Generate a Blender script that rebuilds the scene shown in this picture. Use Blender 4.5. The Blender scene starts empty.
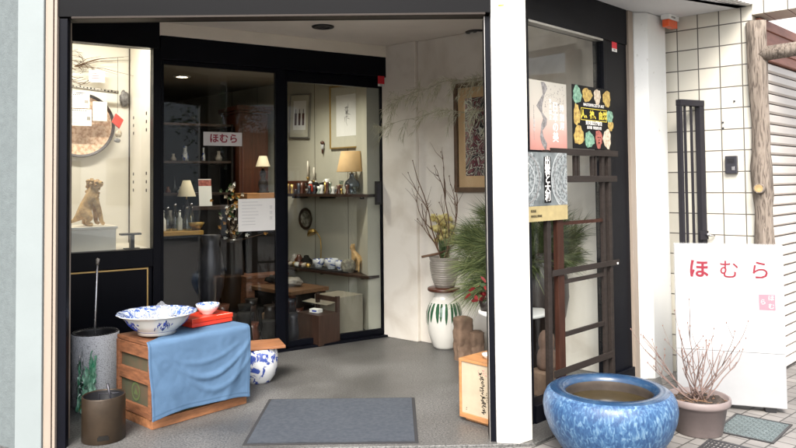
import bpy, bmesh, math, random
from mathutils import Vector, Matrix, noise
PI = math.pi
R = math.radians
rnd = random.Random(7)
scene = bpy.context.scene
COL = scene.collection

# ------------------------------------------------------------------ camera
W_PX, F_PX, CAM_H = 796.0, 720.0, 1.40
PITCH, ROLL = R(2.0), R(0.6)
cam_data = bpy.data.cameras.new('camera')
cam = bpy.data.objects.new('camera', cam_data)
COL.objects.link(cam)
fwd = Vector((0, math.cos(PITCH), math.sin(PITCH)))
up0 = Vector((0, -math.sin(PITCH), math.cos(PITCH)))
r0 = Vector((1, 0, 0))
cr = math.cos(ROLL) * r0 - math.sin(ROLL) * up0
cu = math.sin(ROLL) * r0 + math.cos(ROLL) * up0
cam.matrix_world = Matrix(((cr.x, cu.x, -fwd.x, 0), (cr.y, cu.y, -fwd.y, 0), (cr.z, cu.z, -fwd.z, CAM_H), (0, 0, 0, 1)))
cam_data.sensor_width = 36.0
cam_data.lens = F_PX / W_PX * 36.0
cam_data.shift_y = -0.0842
cam_data.clip_start = 0.05
cam_data.clip_end = 500
scene.camera = cam

# ------------------------------------------------------------------ world, sun, exposure
SUN_EL, SUN_AZ = R(46), R(188)          # azimuth measured clockwise from +Y (the view direction)
world = bpy.data.worlds.new('World')
scene.world = world
world.use_nodes = True
wn = world.node_tree
bg = wn.nodes['Background']
sky = wn.nodes.new('ShaderNodeTexSky')
sky.sky_type = 'NISHITA'
sky.sun_disc = False
sky.sun_elevation = SUN_EL
sky.sun_rotation = SUN_AZ
sky.dust_density = 4.0
sky.air_density = 1.0
sky.ozone_density = 1.0
hs = wn.nodes.new('ShaderNodeHueSaturation')
hs.inputs['Saturation'].default_value = 0.45
wn.links.new(sky.outputs[0], hs.inputs['Color'])
wn.links.new(hs.outputs[0], bg.inputs[0])
bg.inputs[1].default_value = 0.15
sun_data = bpy.data.lights.new('sun', 'SUN')
sun_data.energy = 1.6
sun_data.angle = R(26)
sun_data.color = (1.0, 0.93, 0.82)
sun = bpy.data.objects.new('sun', sun_data)
COL.objects.link(sun)
sdir = Vector((math.sin(SUN_AZ) * math.cos(SUN_EL), math.cos(SUN_AZ) * math.cos(SUN_EL), math.sin(SUN_EL)))
sun.rotation_euler = sdir.to_track_quat('Z', 'Y').to_euler()
sun.location = (6, -8, 14)
vs = scene.view_settings
vs.view_transform = 'Standard'
vs.look = 'None'
vs.gamma = 1
vs.use_curve_mapping = False
vs.exposure = 1.65
scene.render.engine = 'CYCLES'
scene.cycles.use_denoising = True
scene.cycles.max_bounces = 8
scene.cycles.transparent_max_bounces = 16
scene.cycles.caustics_reflective = False
scene.cycles.caustics_refractive = False

# ------------------------------------------------------------------ materials
def mat(name, col, rough=0.6, metal=0.0, var=0.0, vscale=8.0, bump=0.0, bscale=40.0, col2=None, spec=0.5, coat=0.0, stretch=(1, 1, 1), detail=6, emit=None, estr=0.0, trans=0.0):
    m = bpy.data.materials.new(name)
    m.use_nodes = True
    nt = m.node_tree
    b = nt.nodes['Principled BSDF']
    b.inputs['Base Color'].default_value = (*col, 1)
    b.inputs['Roughness'].default_value = rough
    b.inputs['Metallic'].default_value = metal
    b.inputs['Specular IOR Level'].default_value = spec
    b.inputs['Coat Weight'].default_value = coat
    b.inputs['Coat Roughness'].default_value = 0.08
    if emit:
        b.inputs['Emission Color'].default_value = (*emit, 1)
        b.inputs['Emission Strength'].default_value = estr
    if trans:
        b.inputs['Transmission Weight'].default_value = trans
    if var > 0 or col2:
        tc = nt.nodes.new('ShaderNodeTexCoord')
        mp = nt.nodes.new('ShaderNodeMapping')
        mp.inputs['Scale'].default_value = stretch
        nt.links.new(tc.outputs['Object'], mp.inputs[0])
        n = nt.nodes.new('ShaderNodeTexNoise')
        n.inputs['Scale'].default_value = vscale
        n.inputs['Detail'].default_value = detail
        n.inputs['Roughness'].default_value = 0.6
        nt.links.new(mp.outputs[0], n.inputs[0])
        cr_ = nt.nodes.new('ShaderNodeValToRGB')
        cr_.color_ramp.elements[0].position = 0.3
        cr_.color_ramp.elements[1].position = 0.7
        c2 = col2 or tuple(min(1, c * (1 + var)) for c in col)
        c1 = col if col2 else tuple(c * (1 - var) for c in col)
        cr_.color_ramp.elements[0].color = (*c1, 1)
        cr_.color_ramp.elements[1].color = (*c2, 1)
        nt.links.new(n.outputs[0], cr_.inputs[0])
        nt.links.new(cr_.outputs[0], b.inputs['Base Color'])
    if bump > 0:
        tc2 = nt.nodes.new('ShaderNodeTexCoord')
        mp2 = nt.nodes.new('ShaderNodeMapping')
        mp2.inputs['Scale'].default_value = stretch
        nt.links.new(tc2.outputs['Object'], mp2.inputs[0])
        n2 = nt.nodes.new('ShaderNodeTexNoise')
        n2.inputs['Scale'].default_value = bscale
        n2.inputs['Detail'].default_value = 4
        nt.links.new(mp2.outputs[0], n2.inputs[0])
        bp = nt.nodes.new('ShaderNodeBump')
        bp.inputs['Strength'].default_value = bump
        bp.inputs['Distance'].default_value = 0.01
        nt.links.new(n2.outputs[0], bp.inputs['Height'])
        nt.links.new(bp.outputs[0], b.inputs['Normal'])
    return m

def ramp_mat(name, stops, rough, tex='noise', scale=10, detail=6, distort=0.0, stretch=(1, 1, 1), coat=0.0, bump=0.0, interp='LINEAR', metal=0.0):
    m = bpy.data.materials.new(name)
    m.use_nodes = True
    nt = m.node_tree
    b = nt.nodes['Principled BSDF']
    b.inputs['Roughness'].default_value = rough
    b.inputs['Metallic'].default_value = metal
    b.inputs['Coat Weight'].default_value = coat
    b.inputs['Coat Roughness'].default_value = 0.06
    tc = nt.nodes.new('ShaderNodeTexCoord')
    mp = nt.nodes.new('ShaderNodeMapping')
    mp.inputs['Scale'].default_value = stretch
    nt.links.new(tc.outputs['Object'], mp.inputs[0])
    if tex == 'voronoi':
        n = nt.nodes.new('ShaderNodeTexVoronoi')
        n.inputs['Scale'].default_value = scale
    elif tex == 'wave':
        n = nt.nodes.new('ShaderNodeTexWave')
        n.inputs['Scale'].default_value = scale
        n.inputs['Distortion'].default_value = distort
        n.inputs['Detail'].default_value = detail
    else:
        n = nt.nodes.new('ShaderNodeTexNoise')
        n.inputs['Scale'].default_value = scale
        n.inputs['Detail'].default_value = detail
        n.inputs['Distortion'].default_value = distort
    nt.links.new(mp.outputs[0], n.inputs[0])
    r = nt.nodes.new('ShaderNodeValToRGB')
    r.color_ramp.interpolation = interp
    els = r.color_ramp.elements
    while len(els) < len(stops):
        els.new(0.5)
    for e, (p, c) in zip(els, stops):
        e.position = p
        e.color = (*c, 1)
    nt.links.new(n.outputs[0], r.inputs[0])
    nt.links.new(r.outputs[0], b.inputs['Base Color'])
    if bump:
        bp = nt.nodes.new('ShaderNodeBump')
        bp.inputs['Strength'].default_value = bump
        bp.inputs['Distance'].default_value = 0.005
        nt.links.new(n.outputs[0], bp.inputs['Height'])
        nt.links.new(bp.outputs[0], b.inputs['Normal'])
    return m

def tile_mat(name, c1, c2, cj, tw, th, joint, axes='XZ', off=(0, 0), offset=0.0, rough=0.35, rot=0.0, bump=0.4, stain=0.0):
    m = bpy.data.materials.new(name)
    m.use_nodes = True
    nt = m.node_tree
    b = nt.nodes['Principled BSDF']
    b.inputs['Roughness'].default_value = rough
    tc = nt.nodes.new('ShaderNodeTexCoord')
    sp = nt.nodes.new('ShaderNodeSeparateXYZ')
    nt.links.new(tc.outputs['Object'], sp.inputs[0])
    cb = nt.nodes.new('ShaderNodeCombineXYZ')
    nt.links.new(sp.outputs[axes[0]], cb.inputs[0])
    nt.links.new(sp.outputs[axes[1]], cb.inputs[1])
    mp = nt.nodes.new('ShaderNodeMapping')
    mp.inputs['Location'].default_value = (off[0], off[1], 0)
    mp.inputs['Rotation'].default_value = (0, 0, rot)
    nt.links.new(cb.outputs[0], mp.inputs[0])
    br = nt.nodes.new('ShaderNodeTexBrick')
    br.offset = offset
    br.inputs['Color1'].default_value = (*c1, 1)
    br.inputs['Color2'].default_value = (*c2, 1)
    br.inputs['Mortar'].default_value = (*cj, 1)
    br.inputs['Scale'].default_value = 1.0
    br.inputs['Mortar Size'].default_value = joint
    br.inputs['Mortar Smooth'].default_value = 0.2
    br.inputs['Brick Width'].default_value = tw
    br.inputs['Row Height'].default_value = th
    nt.links.new(mp.outputs[0], br.inputs[0])
    n = nt.nodes.new('ShaderNodeTexNoise')
    n.inputs['Scale'].default_value = 5
    n.inputs['Detail'].default_value = 7
    nt.links.new(tc.outputs['Object'], n.inputs[0])
    mr = nt.nodes.new('ShaderNodeMapRange')
    mr.inputs[1].default_value = 0.3
    mr.inputs[2].default_value = 0.7
    mr.inputs[3].default_value = 1 - stain
    mr.inputs[4].default_value = 1.0
    nt.links.new(n.outputs[0], mr.inputs[0])
    mx = nt.nodes.new('ShaderNodeMix')
    mx.data_type = 'RGBA'
    mx.blend_type = 'MULTIPLY'
    mx.inputs[0].default_value = 1
    nt.links.new(br.outputs['Color'], mx.inputs[6])
    nt.links.new(mr.outputs[0], mx.inputs[7])
    nt.links.new(mx.outputs[2], b.inputs['Base Color'])
    bp = nt.nodes.new('ShaderNodeBump')
    bp.invert = True
    bp.inputs['Strength'].default_value = bump
    bp.inputs['Distance'].default_value = 0.004
    nt.links.new(br.outputs['Fac'], bp.inputs['Height'])
    nt.links.new(bp.outputs[0], b.inputs['Normal'])
    return m

def glass_mat(name, tint=(0.965, 0.98, 0.975), gain=1.0):
    m = bpy.data.materials.new(name)
    m.use_nodes = True
    nt = m.node_tree
    for n in list(nt.nodes):
        nt.nodes.remove(n)
    out = nt.nodes.new('ShaderNodeOutputMaterial')
    lw = nt.nodes.new('ShaderNodeLayerWeight')
    lw.inputs[0].default_value = 0.5
    p = nt.nodes.new('ShaderNodeMath')
    p.operation = 'POWER'
    p.inputs[1].default_value = 5
    nt.links.new(lw.outputs['Facing'], p.inputs[0])
    a = nt.nodes.new('ShaderNodeMath')
    a.operation = 'MULTIPLY_ADD'
    a.inputs[1].default_value = 0.95 * gain
    a.inputs[2].default_value = 0.04 * gain
    nt.links.new(p.outputs[0], a.inputs[0])
    t = nt.nodes.new('ShaderNodeBsdfTransparent')
    t.inputs[0].default_value = (*tint, 1)
    g = nt.nodes.new('ShaderNodeBsdfGlossy')
    g.inputs['Roughness'].default_value = 0.01
    mx = nt.nodes.new('ShaderNodeMixShader')
    nt.links.new(a.outputs[0], mx.inputs[0])
    nt.links.new(t.outputs[0], mx.inputs[1])
    nt.links.new(g.outputs[0], mx.inputs[2])
    nt.links.new(mx.outputs[0], out.inputs[0])
    return m

M = {}
M['glass'] = glass_mat('window_glass', gain=0.8)
M['showglass'] = glass_mat('show_window_glass', (0.975, 0.985, 0.98), 0.45)
M['jarglass'] = glass_mat('jar_glass', (0.80, 0.86, 0.84), 2.2)
M['plastic_film'] = glass_mat('clear_film', (0.86, 0.88, 0.90), 4.0)
M['white'] = mat('white_paint', (0.80, 0.79, 0.76), 0.5, var=0.04, vscale=3, bump=0.08, bscale=60)
M['white_panel'] = mat('white_wall_panel', (0.80, 0.81, 0.80), 0.6, var=0.03, vscale=2)
M['pale_blue'] = mat('pale_blue_panel', (0.205, 0.235, 0.240), 0.6, var=0.05, vscale=3, bump=0.05)
M['grey_wall'] = mat('grey_wall_render', (0.110, 0.130, 0.134), 0.8, var=0.12, vscale=30, bump=0.25, bscale=120)
M['cream'] = mat('cream_trim', (0.27, 0.225, 0.185), 0.5, var=0.06, vscale=6, stretch=(4, 4, .5))
M['navy'] = mat('dark_navy_frame', (0.0028, 0.0033, 0.0060), 0.38, var=0.25, vscale=3, spec=0.12)
M['black'] = mat('black_metal', (0.012, 0.012, 0.014), 0.4)
M['slate'] = mat('dark_slate_fascia', (0.0042, 0.0043, 0.0052), 0.5, spec=0.1, var=0.2, vscale=2, stretch=(.3, 1, 3))
M['lip'] = mat('brown_lip', (0.030, 0.023, 0.019), 0.5, spec=.2)
M['alu'] = mat('dull_aluminium', (0.45, 0.44, 0.42), 0.35, metal=0.8, var=0.1, vscale=10)
M['ceil'] = mat('porch_ceiling_paint', (0.86, 0.81, 0.74), 0.8, var=0.04, vscale=3, bump=0.05)
M['fascia'] = mat('cream_fascia', (0.86, 0.80, 0.69), 0.6, var=0.04, vscale=4)
M['stucco'] = ramp_mat('stained_plaster', [(0.0, (0.52, 0.47, 0.40)), (0.36, (0.68, 0.63, 0.555)), (0.52, (0.80, 0.76, 0.69)), (1.0, (0.86, 0.83, 0.77))], 0.9, scale=2.6, detail=12, distort=.4, bump=0.25)
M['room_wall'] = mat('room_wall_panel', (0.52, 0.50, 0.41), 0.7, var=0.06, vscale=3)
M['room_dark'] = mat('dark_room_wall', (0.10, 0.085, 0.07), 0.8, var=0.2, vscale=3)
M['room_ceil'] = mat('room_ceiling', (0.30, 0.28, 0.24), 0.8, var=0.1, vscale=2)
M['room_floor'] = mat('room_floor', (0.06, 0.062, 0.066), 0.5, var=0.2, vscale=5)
M['case'] = mat('display_case_lining', (0.78, 0.74, 0.66), 0.7, var=0.03, vscale=2)
M['gold'] = mat('gold_strip', (0.62, 0.42, 0.16), 0.35, metal=0.6)
M['mahogany'] = mat('mahogany', (0.085, 0.026, 0.014), 0.35, var=0.35, vscale=6, stretch=(6, 6, .6), coat=0.2)
M['darkwood'] = mat('dark_brown_wood', (0.035, 0.018, 0.012), 0.4, var=0.35, vscale=8, stretch=(5, 5, .6))
M['redbrown'] = mat('red_brown_lattice_wood', (0.036, 0.014, 0.009), 0.55, var=0.4, vscale=10, stretch=(5, 5, .5), spec=.15)
M['greywood'] = mat('weathered_lattice_wood', (0.022, 0.017, 0.015), 0.6, var=0.3, vscale=10, stretch=(.5, 5, 5), spec=.2)
M['wood'] = mat('warm_pine_wood', (0.40, 0.19, 0.075), 0.5, var=0.25, vscale=5, stretch=(1, 8, 8), bump=0.08)
M['cratewood'] = mat('crate_wood', (0.175, 0.070, 0.032), 0.65, var=0.45, vscale=7, stretch=(1.5, 1.5, 9), bump=0.2, detail=9)
M['cratebase'] = mat('crate_base_wood', (0.27, 0.115, 0.05), 0.6, var=0.35, vscale=6, stretch=(1.5, 6, 8), bump=0.12, detail=8)
M['crategreen'] = mat('crate_dark_green_print', (0.085, 0.050, 0.028), 0.8, col2=(0.035, 0.055, 0.032), vscale=7)
M['paleply'] = mat('pale_plywood', (0.58, 0.36, 0.18), 0.5, var=0.12, vscale=5, stretch=(8, 8, 1))
M['paper'] = mat('paper', (0.78, 0.77, 0.74), 0.8, var=0.02)
M['paper_cream'] = mat('cream_paper', (0.40, 0.33, 0.235), 0.8, var=0.10, vscale=9)
M['ink'] = mat('black_ink', (0.012, 0.011, 0.010), 0.8, spec=.15)
M['faint'] = mat('faint_grey_print', (0.50, 0.50, 0.50), 0.8)
M['red_ink'] = mat('red_lettering', (0.20, 0.008, 0.024), 0.5)
M['pink_ink'] = mat('pink_seal_print', (0.62, 0.16, 0.20), 0.6)
M['cloth'] = mat('blue_cotton', (0.088, 0.155, 0.255), 1.0, var=0.10, vscale=5, bump=0.35, bscale=420, spec=0.02, detail=8)
M['redlac'] = mat('red_lacquer', (0.58, 0.035, 0.012), 0.28, coat=0.5, var=0.06)
M['porcelain'] = ramp_mat('blue_and_white_porcelain', [(0.0, (0.02, 0.045, 0.24)), (0.40, (0.05, 0.09, 0.36)), (0.455, (0.72, 0.74, 0.76)), (1.0, (0.78, 0.79, 0.79))], 0.15, scale=16, detail=3, distort=1.4, coat=0.6)
M['porcelain_in'] = ramp_mat('bowl_inside_pattern', [(0.0, (0.03, 0.06, 0.26)), (0.47, (0.07, 0.13, 0.40)), (0.54, (0.55, 0.62, 0.72)), (1.0, (0.72, 0.75, 0.78))], 0.15, scale=26, detail=3, distort=2.0, coat=0.6)
M['glaze_white'] = mat('white_glaze', (0.74, 0.73, 0.68), 0.18, coat=0.5, var=0.05, vscale=6)
M['blueink'] = mat('cobalt_brushwork', (0.025, 0.05, 0.28), 0.2, coat=0.5, var=0.4, vscale=40)
M['greenglaze'] = mat('green_drip_glaze', (0.035, 0.11, 0.055), 0.2, coat=0.5, var=0.3, vscale=20)
M['greyglaze'] = mat('grey_banded_stoneware', (0.30, 0.275, 0.24), 0.4, var=.25, vscale=7, stretch=(1, 1, 9), coat=.2)
M['granite'] = ramp_mat('speckled_grey_ceramic', [(0.0, (0.10, 0.11, 0.13)), (0.36, (0.12, 0.13, 0.16)), (0.43, (0.58, 0.60, 0.64)), (1.0, (0.72, 0.74, 0.78))], 0.5, scale=240, detail=2)
M['bronze'] = mat('dull_bronze', (0.045, 0.031, 0.020), 0.40, metal=0.45, var=0.35, vscale=5, bump=0.08)
M['darkmetal'] = mat('dark_steel', (0.045, 0.045, 0.055), 0.4, metal=0.5, var=0.2)
M['steel'] = mat('steel', (0.5, 0.5, 0.52), 0.25, metal=0.9)
M['greenplastic'] = mat('green_film', (0.02, 0.30, 0.15), 0.35, col2=(.45, .70, .56), vscale=16, trans=0.1)
M['yellowplastic'] = mat('yellow_green_film', (0.50, 0.55, 0.12), 0.35)
M['rubber'] = mat('black_rubber', (0.022, 0.022, 0.025), 0.8)
M['matfab'] = mat('blue_grey_mat_pile', (0.070, 0.080, 0.098), 0.95, col2=(0.098, 0.109, 0.128), vscale=38, bump=0.9, bscale=380, detail=14, spec=0.05)
M['stone'] = mat('rough_brown_stone', (0.19, 0.125, 0.085), 0.9, var=0.35, vscale=9, bump=0.7, bscale=28)
M['palestone'] = mat('pale_carved_stone', (0.15, 0.095, 0.068), 0.9, var=0.2, vscale=12, bump=0.4, bscale=40)
M['urn'] = mat('dark_brown_glaze', (0.014, 0.009, 0.007), 0.4, coat=0.08, var=0.3, vscale=6)
M['lion'] = mat('carved_golden_wood', (0.30, 0.165, 0.06), 0.5, col2=(0.74, 0.50, 0.23), vscale=20, bump=0.5, bscale=45)
M['shade'] = mat('cream_lampshade', (0.66, 0.58, 0.42), 0.8, var=0.05)
M['shade_tan'] = mat('tan_lampshade', (0.56, 0.37, 0.18), 0.8, var=0.08, vscale=14)
M['brass'] = mat('brass', (0.50, 0.33, 0.10), 0.3, metal=0.8)
M['twig'] = mat('brown_twig', (0.15, 0.085, 0.05), 0.8, var=0.3, vscale=30)
M['twig_pink'] = mat('bare_shrub_bark', (0.17, 0.115, 0.10), 0.8, var=0.3, vscale=30)
M['bud'] = mat('bud', (0.20, 0.11, 0.085), 0.7)
M['soil'] = mat('dark_soil', (0.045, 0.034, 0.028), 1.0, var=0.5, vscale=60, bump=0.9, bscale=80)
M['petal'] = mat('pale_yellow_petal', (0.74, 0.66, 0.30), 0.6)
M['petal_or'] = mat('orange_petal', (0.40, 0.19, 0.03), 0.7)
M['petal_red'] = mat('red_petal', (0.20, 0.012, 0.014), 0.6)
M['leaf'] = mat('green_leaf', (0.05, 0.09, 0.03), 0.6, var=0.3)
M['needle'] = mat('pine_needle', (0.078, 0.110, 0.040), 0.6)
M['needle2'] = mat('pine_needle_light', (0.19, 0.22, 0.085), 0.6)
M['frond'] = mat('silver_frond', (0.52, 0.51, 0.38), 0.8)
M['frond2'] = mat('dry_frond', (0.36, 0.34, 0.23), 0.8)
M['mauve'] = mat('mauve_plastic_pot', (0.185, 0.150, 0.145), 0.55, var=0.12, vscale=6, bump=.06, bscale=50)
M['bluepot'] = ramp_mat('mottled_blue_glaze', [(0.0, (0.007, 0.024, 0.075)), (0.38, (0.016, 0.052, 0.135)), (0.50, (0.030, 0.084, 0.185)), (0.58, (0.060, 0.135, 0.24)), (0.67, (0.13, 0.215, 0.31)), (1.0, (0.22, 0.31, 0.38))], 0.45, scale=60, detail=15, distort=.8, coat=0.12, bump=0.5, stretch=(1, 1, .5))
M['bluerim'] = ramp_mat('blue_rim_glaze', [(0.0, (0.006, 0.020, 0.058)), (0.5, (0.014, 0.042, 0.095)), (1.0, (0.05, 0.10, 0.16))], 0.25, scale=16, detail=10, coat=0.3)
M['potinside'] = mat('bare_clay_inside', (0.045, 0.034, 0.026), 0.7, var=0.4, vscale=8)
M['water'] = mat('murky_water', (0.040, 0.029, 0.012), 0.10, var=0.3, vscale=6)
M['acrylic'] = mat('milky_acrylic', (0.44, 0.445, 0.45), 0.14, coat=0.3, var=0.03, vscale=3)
M['acrylic_low'] = mat('greyer_lower_acrylic', (0.305, 0.31, 0.32), 0.2, coat=0.2, var=0.10, vscale=2.5)  # same acrylic in a greyer tone for the lower part of the sign
M['tile'] = tile_mat('white_wall_tile', (0.64, 0.615, 0.54), (0.50, 0.48, 0.42), (0.12, 0.11, 0.10), 0.15, 0.15, 0.0045, 'XZ', (0.016, 0.05), 0.0, 0.25, 0.0, 0.5, 0.06)
M['pave'] = tile_mat('small_paving_tile', (0.235, 0.222, 0.21), (0.19, 0.18, 0.172), (0.06, 0.056, 0.052), 0.105, 0.105, 0.0045, 'XY', (0.0, 0.0), 0.5, 0.75, R(-42), 0.6, 0.25)
M['asphalt'] = mat('asphalt', (0.10, 0.10, 0.10), 0.9, var=0.25, vscale=80, bump=0.4, bscale=200)
M['log'] = ramp_mat('bark_log', [(0.0, (0.035, 0.028, 0.023)), (0.38, (0.085, 0.068, 0.056)), (0.50, (0.19, 0.157, 0.13)), (1.0, (0.31, 0.27, 0.235))], 0.95, scale=15, detail=14, distort=1.0, stretch=(5, 5, .6), bump=1.0)
M['cut'] = mat('cut_wood', (0.30, 0.215, 0.10), 0.8, var=0.3, vscale=30)
M['shutter'] = mat('white_roller_shutter', (0.64, 0.585, 0.535), 0.5, var=0.04, vscale=3)
M['redbox'] = mat('faded_red_shutter_housing', (0.38, 0.17, 0.12), 0.6, var=0.15, vscale=5, stretch=(1, 1, 6))
M['gate'] = mat('dark_purple_steel', (0.018, 0.017, 0.022), 0.45, spec=.2, var=0.1)
M['orange'] = mat('orange_lens', (0.75, 0.10, 0.02), 0.2, coat=0.5)
M['redstick'] = mat('red_sticker', (0.62, 0.015, 0.03), 0.4)
M['grate'] = mat('pale_green_tread_plate', (0.12, 0.15, 0.155), 0.45, metal=0.3, var=0.2, vscale=20)
M['darkgrate'] = mat('dark_iron_grate', (0.06, 0.06, 0.065), 0.5, metal=0.4)
M['soffit'] = mat('pale_soffit', (0.62, 0.63, 0.65), 0.6, var=0.02)
M['yellowmark'] = mat('yellow_mark', (0.65, 0.45, 0.08), 0.6)
M['lamp_on'] = mat('lit_downlight', (1, 1, 1), 0.5, emit=(1.0, 0.86, 0.62), estr=14)
M['tube_on'] = mat('lit_tube', (1, 1, 1), 0.5, emit=(1.0, 0.90, 0.72), estr=2)

def floor_mat():
    m = bpy.data.materials.new('washed_aggregate_floor')
    m.use_nodes = True
    nt = m.node_tree
    b = nt.nodes['Principled BSDF']
    tc = nt.nodes.new('ShaderNodeTexCoord')
    fine = nt.nodes.new('ShaderNodeTexNoise')
    fine.inputs['Scale'].default_value = 95
    fine.inputs['Detail'].default_value = 3
    r1 = nt.nodes.new('ShaderNodeValToRGB')
    r1.color_ramp.elements[0].position = 0.34
    r1.color_ramp.elements[0].color = (0.045, 0.045, 0.045, 1)
    r1.color_ramp.elements[1].position = 0.68
    r1.color_ramp.elements[1].color = (0.185, 0.183, 0.178, 1)
    big = nt.nodes.new('ShaderNodeTexNoise')
    big.inputs['Scale'].default_value = 1.7
    big.inputs['Detail'].default_value = 7
    r2 = nt.nodes.new('ShaderNodeValToRGB')
    r2.color_ramp.elements[0].position = 0.33
    r2.color_ramp.elements[0].color = (0.58, 0.575, 0.57, 1)
    r2.color_ramp.elements[1].position = 0.66
    r2.color_ramp.elements[1].color = (1, 1, 1, 1)
    mx = nt.nodes.new('ShaderNodeMix')
    mx.data_type = 'RGBA'
    mx.blend_type = 'MULTIPLY'
    mx.inputs[0].default_value = 1
    nt.links.new(tc.outputs['Object'], fine.inputs[0])
    nt.links.new(tc.outputs['Object'], big.inputs[0])
    nt.links.new(fine.outputs[0], r1.inputs[0])
    nt.links.new(big.outputs[0], r2.inputs[0])
    nt.links.new(r1.outputs[0], mx.inputs[6])
    nt.links.new(r2.outputs[0], mx.inputs[7])
    nt.links.new(mx.outputs[2], b.inputs['Base Color'])
    r3 = nt.nodes.new('ShaderNodeMapRange')
    r3.inputs[1].default_value = 0.35
    r3.inputs[2].default_value = 0.65
    r3.inputs[3].default_value = 0.30
    r3.inputs[4].default_value = 0.55
    nt.links.new(big.outputs[0], r3.inputs[0])
    nt.links.new(r3.outputs[0], b.inputs['Roughness'])
    bp = nt.nodes.new('ShaderNodeBump')
    bp.inputs['Strength'].default_value = 0.15
    bp.inputs['Distance'].default_value = 0.003
    nt.links.new(fine.outputs[0], bp.inputs['Height'])
    nt.links.new(bp.outputs[0], b.inputs['Normal'])
    return m
M['porch_floor'] = floor_mat()

def scuffed(name, col):
    """paint with chips and specks of dirt"""
    m = mat(name, col, 0.5, var=0.03, vscale=3, bump=0.06, bscale=70)
    nt = m.node_tree
    b = nt.nodes['Principled BSDF']
    src = b.inputs['Base Color'].links[0].from_socket
    tc = nt.nodes.new('ShaderNodeTexCoord')
    n = nt.nodes.new('ShaderNodeTexNoise')
    n.inputs['Scale'].default_value = 26
    n.inputs['Detail'].default_value = 8
    nt.links.new(tc.outputs['Object'], n.inputs[0])
    mr = nt.nodes.new('ShaderNodeMapRange')
    mr.inputs[1].default_value = 0.66; mr.inputs[2].default_value = 0.78
    mr.inputs[3].default_value = 0.0; mr.inputs[4].default_value = 0.45
    nt.links.new(n.outputs[0], mr.inputs[0])
    mx = nt.nodes.new('ShaderNodeMix'); mx.data_type = 'RGBA'
    mx.inputs[7].default_value = (0.20, 0.175, 0.14, 1)
    nt.links.new(mr.outputs[0], mx.inputs[0]); nt.links.new(src, mx.inputs[6])
    nt.links.new(mx.outputs[2], b.inputs['Base Color'])
    return m
M['postpaint'] = scuffed('scuffed_white_paint', (0.72, 0.70, 0.655))
M['pierpaint'] = scuffed('scuffed_pier_paint', (0.62, 0.63, 0.62))

# ------------------------------------------------------------------ mesh helpers
def T(x=0, y=0, z=0):
    return Matrix.Translation((x, y, z))
def RZ(a):
    return Matrix.Rotation(a, 4, 'Z')
def RX(a):
    return Matrix.Rotation(a, 4, 'X')
def RY(a):
    return Matrix.Rotation(a, 4, 'Y')

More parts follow.
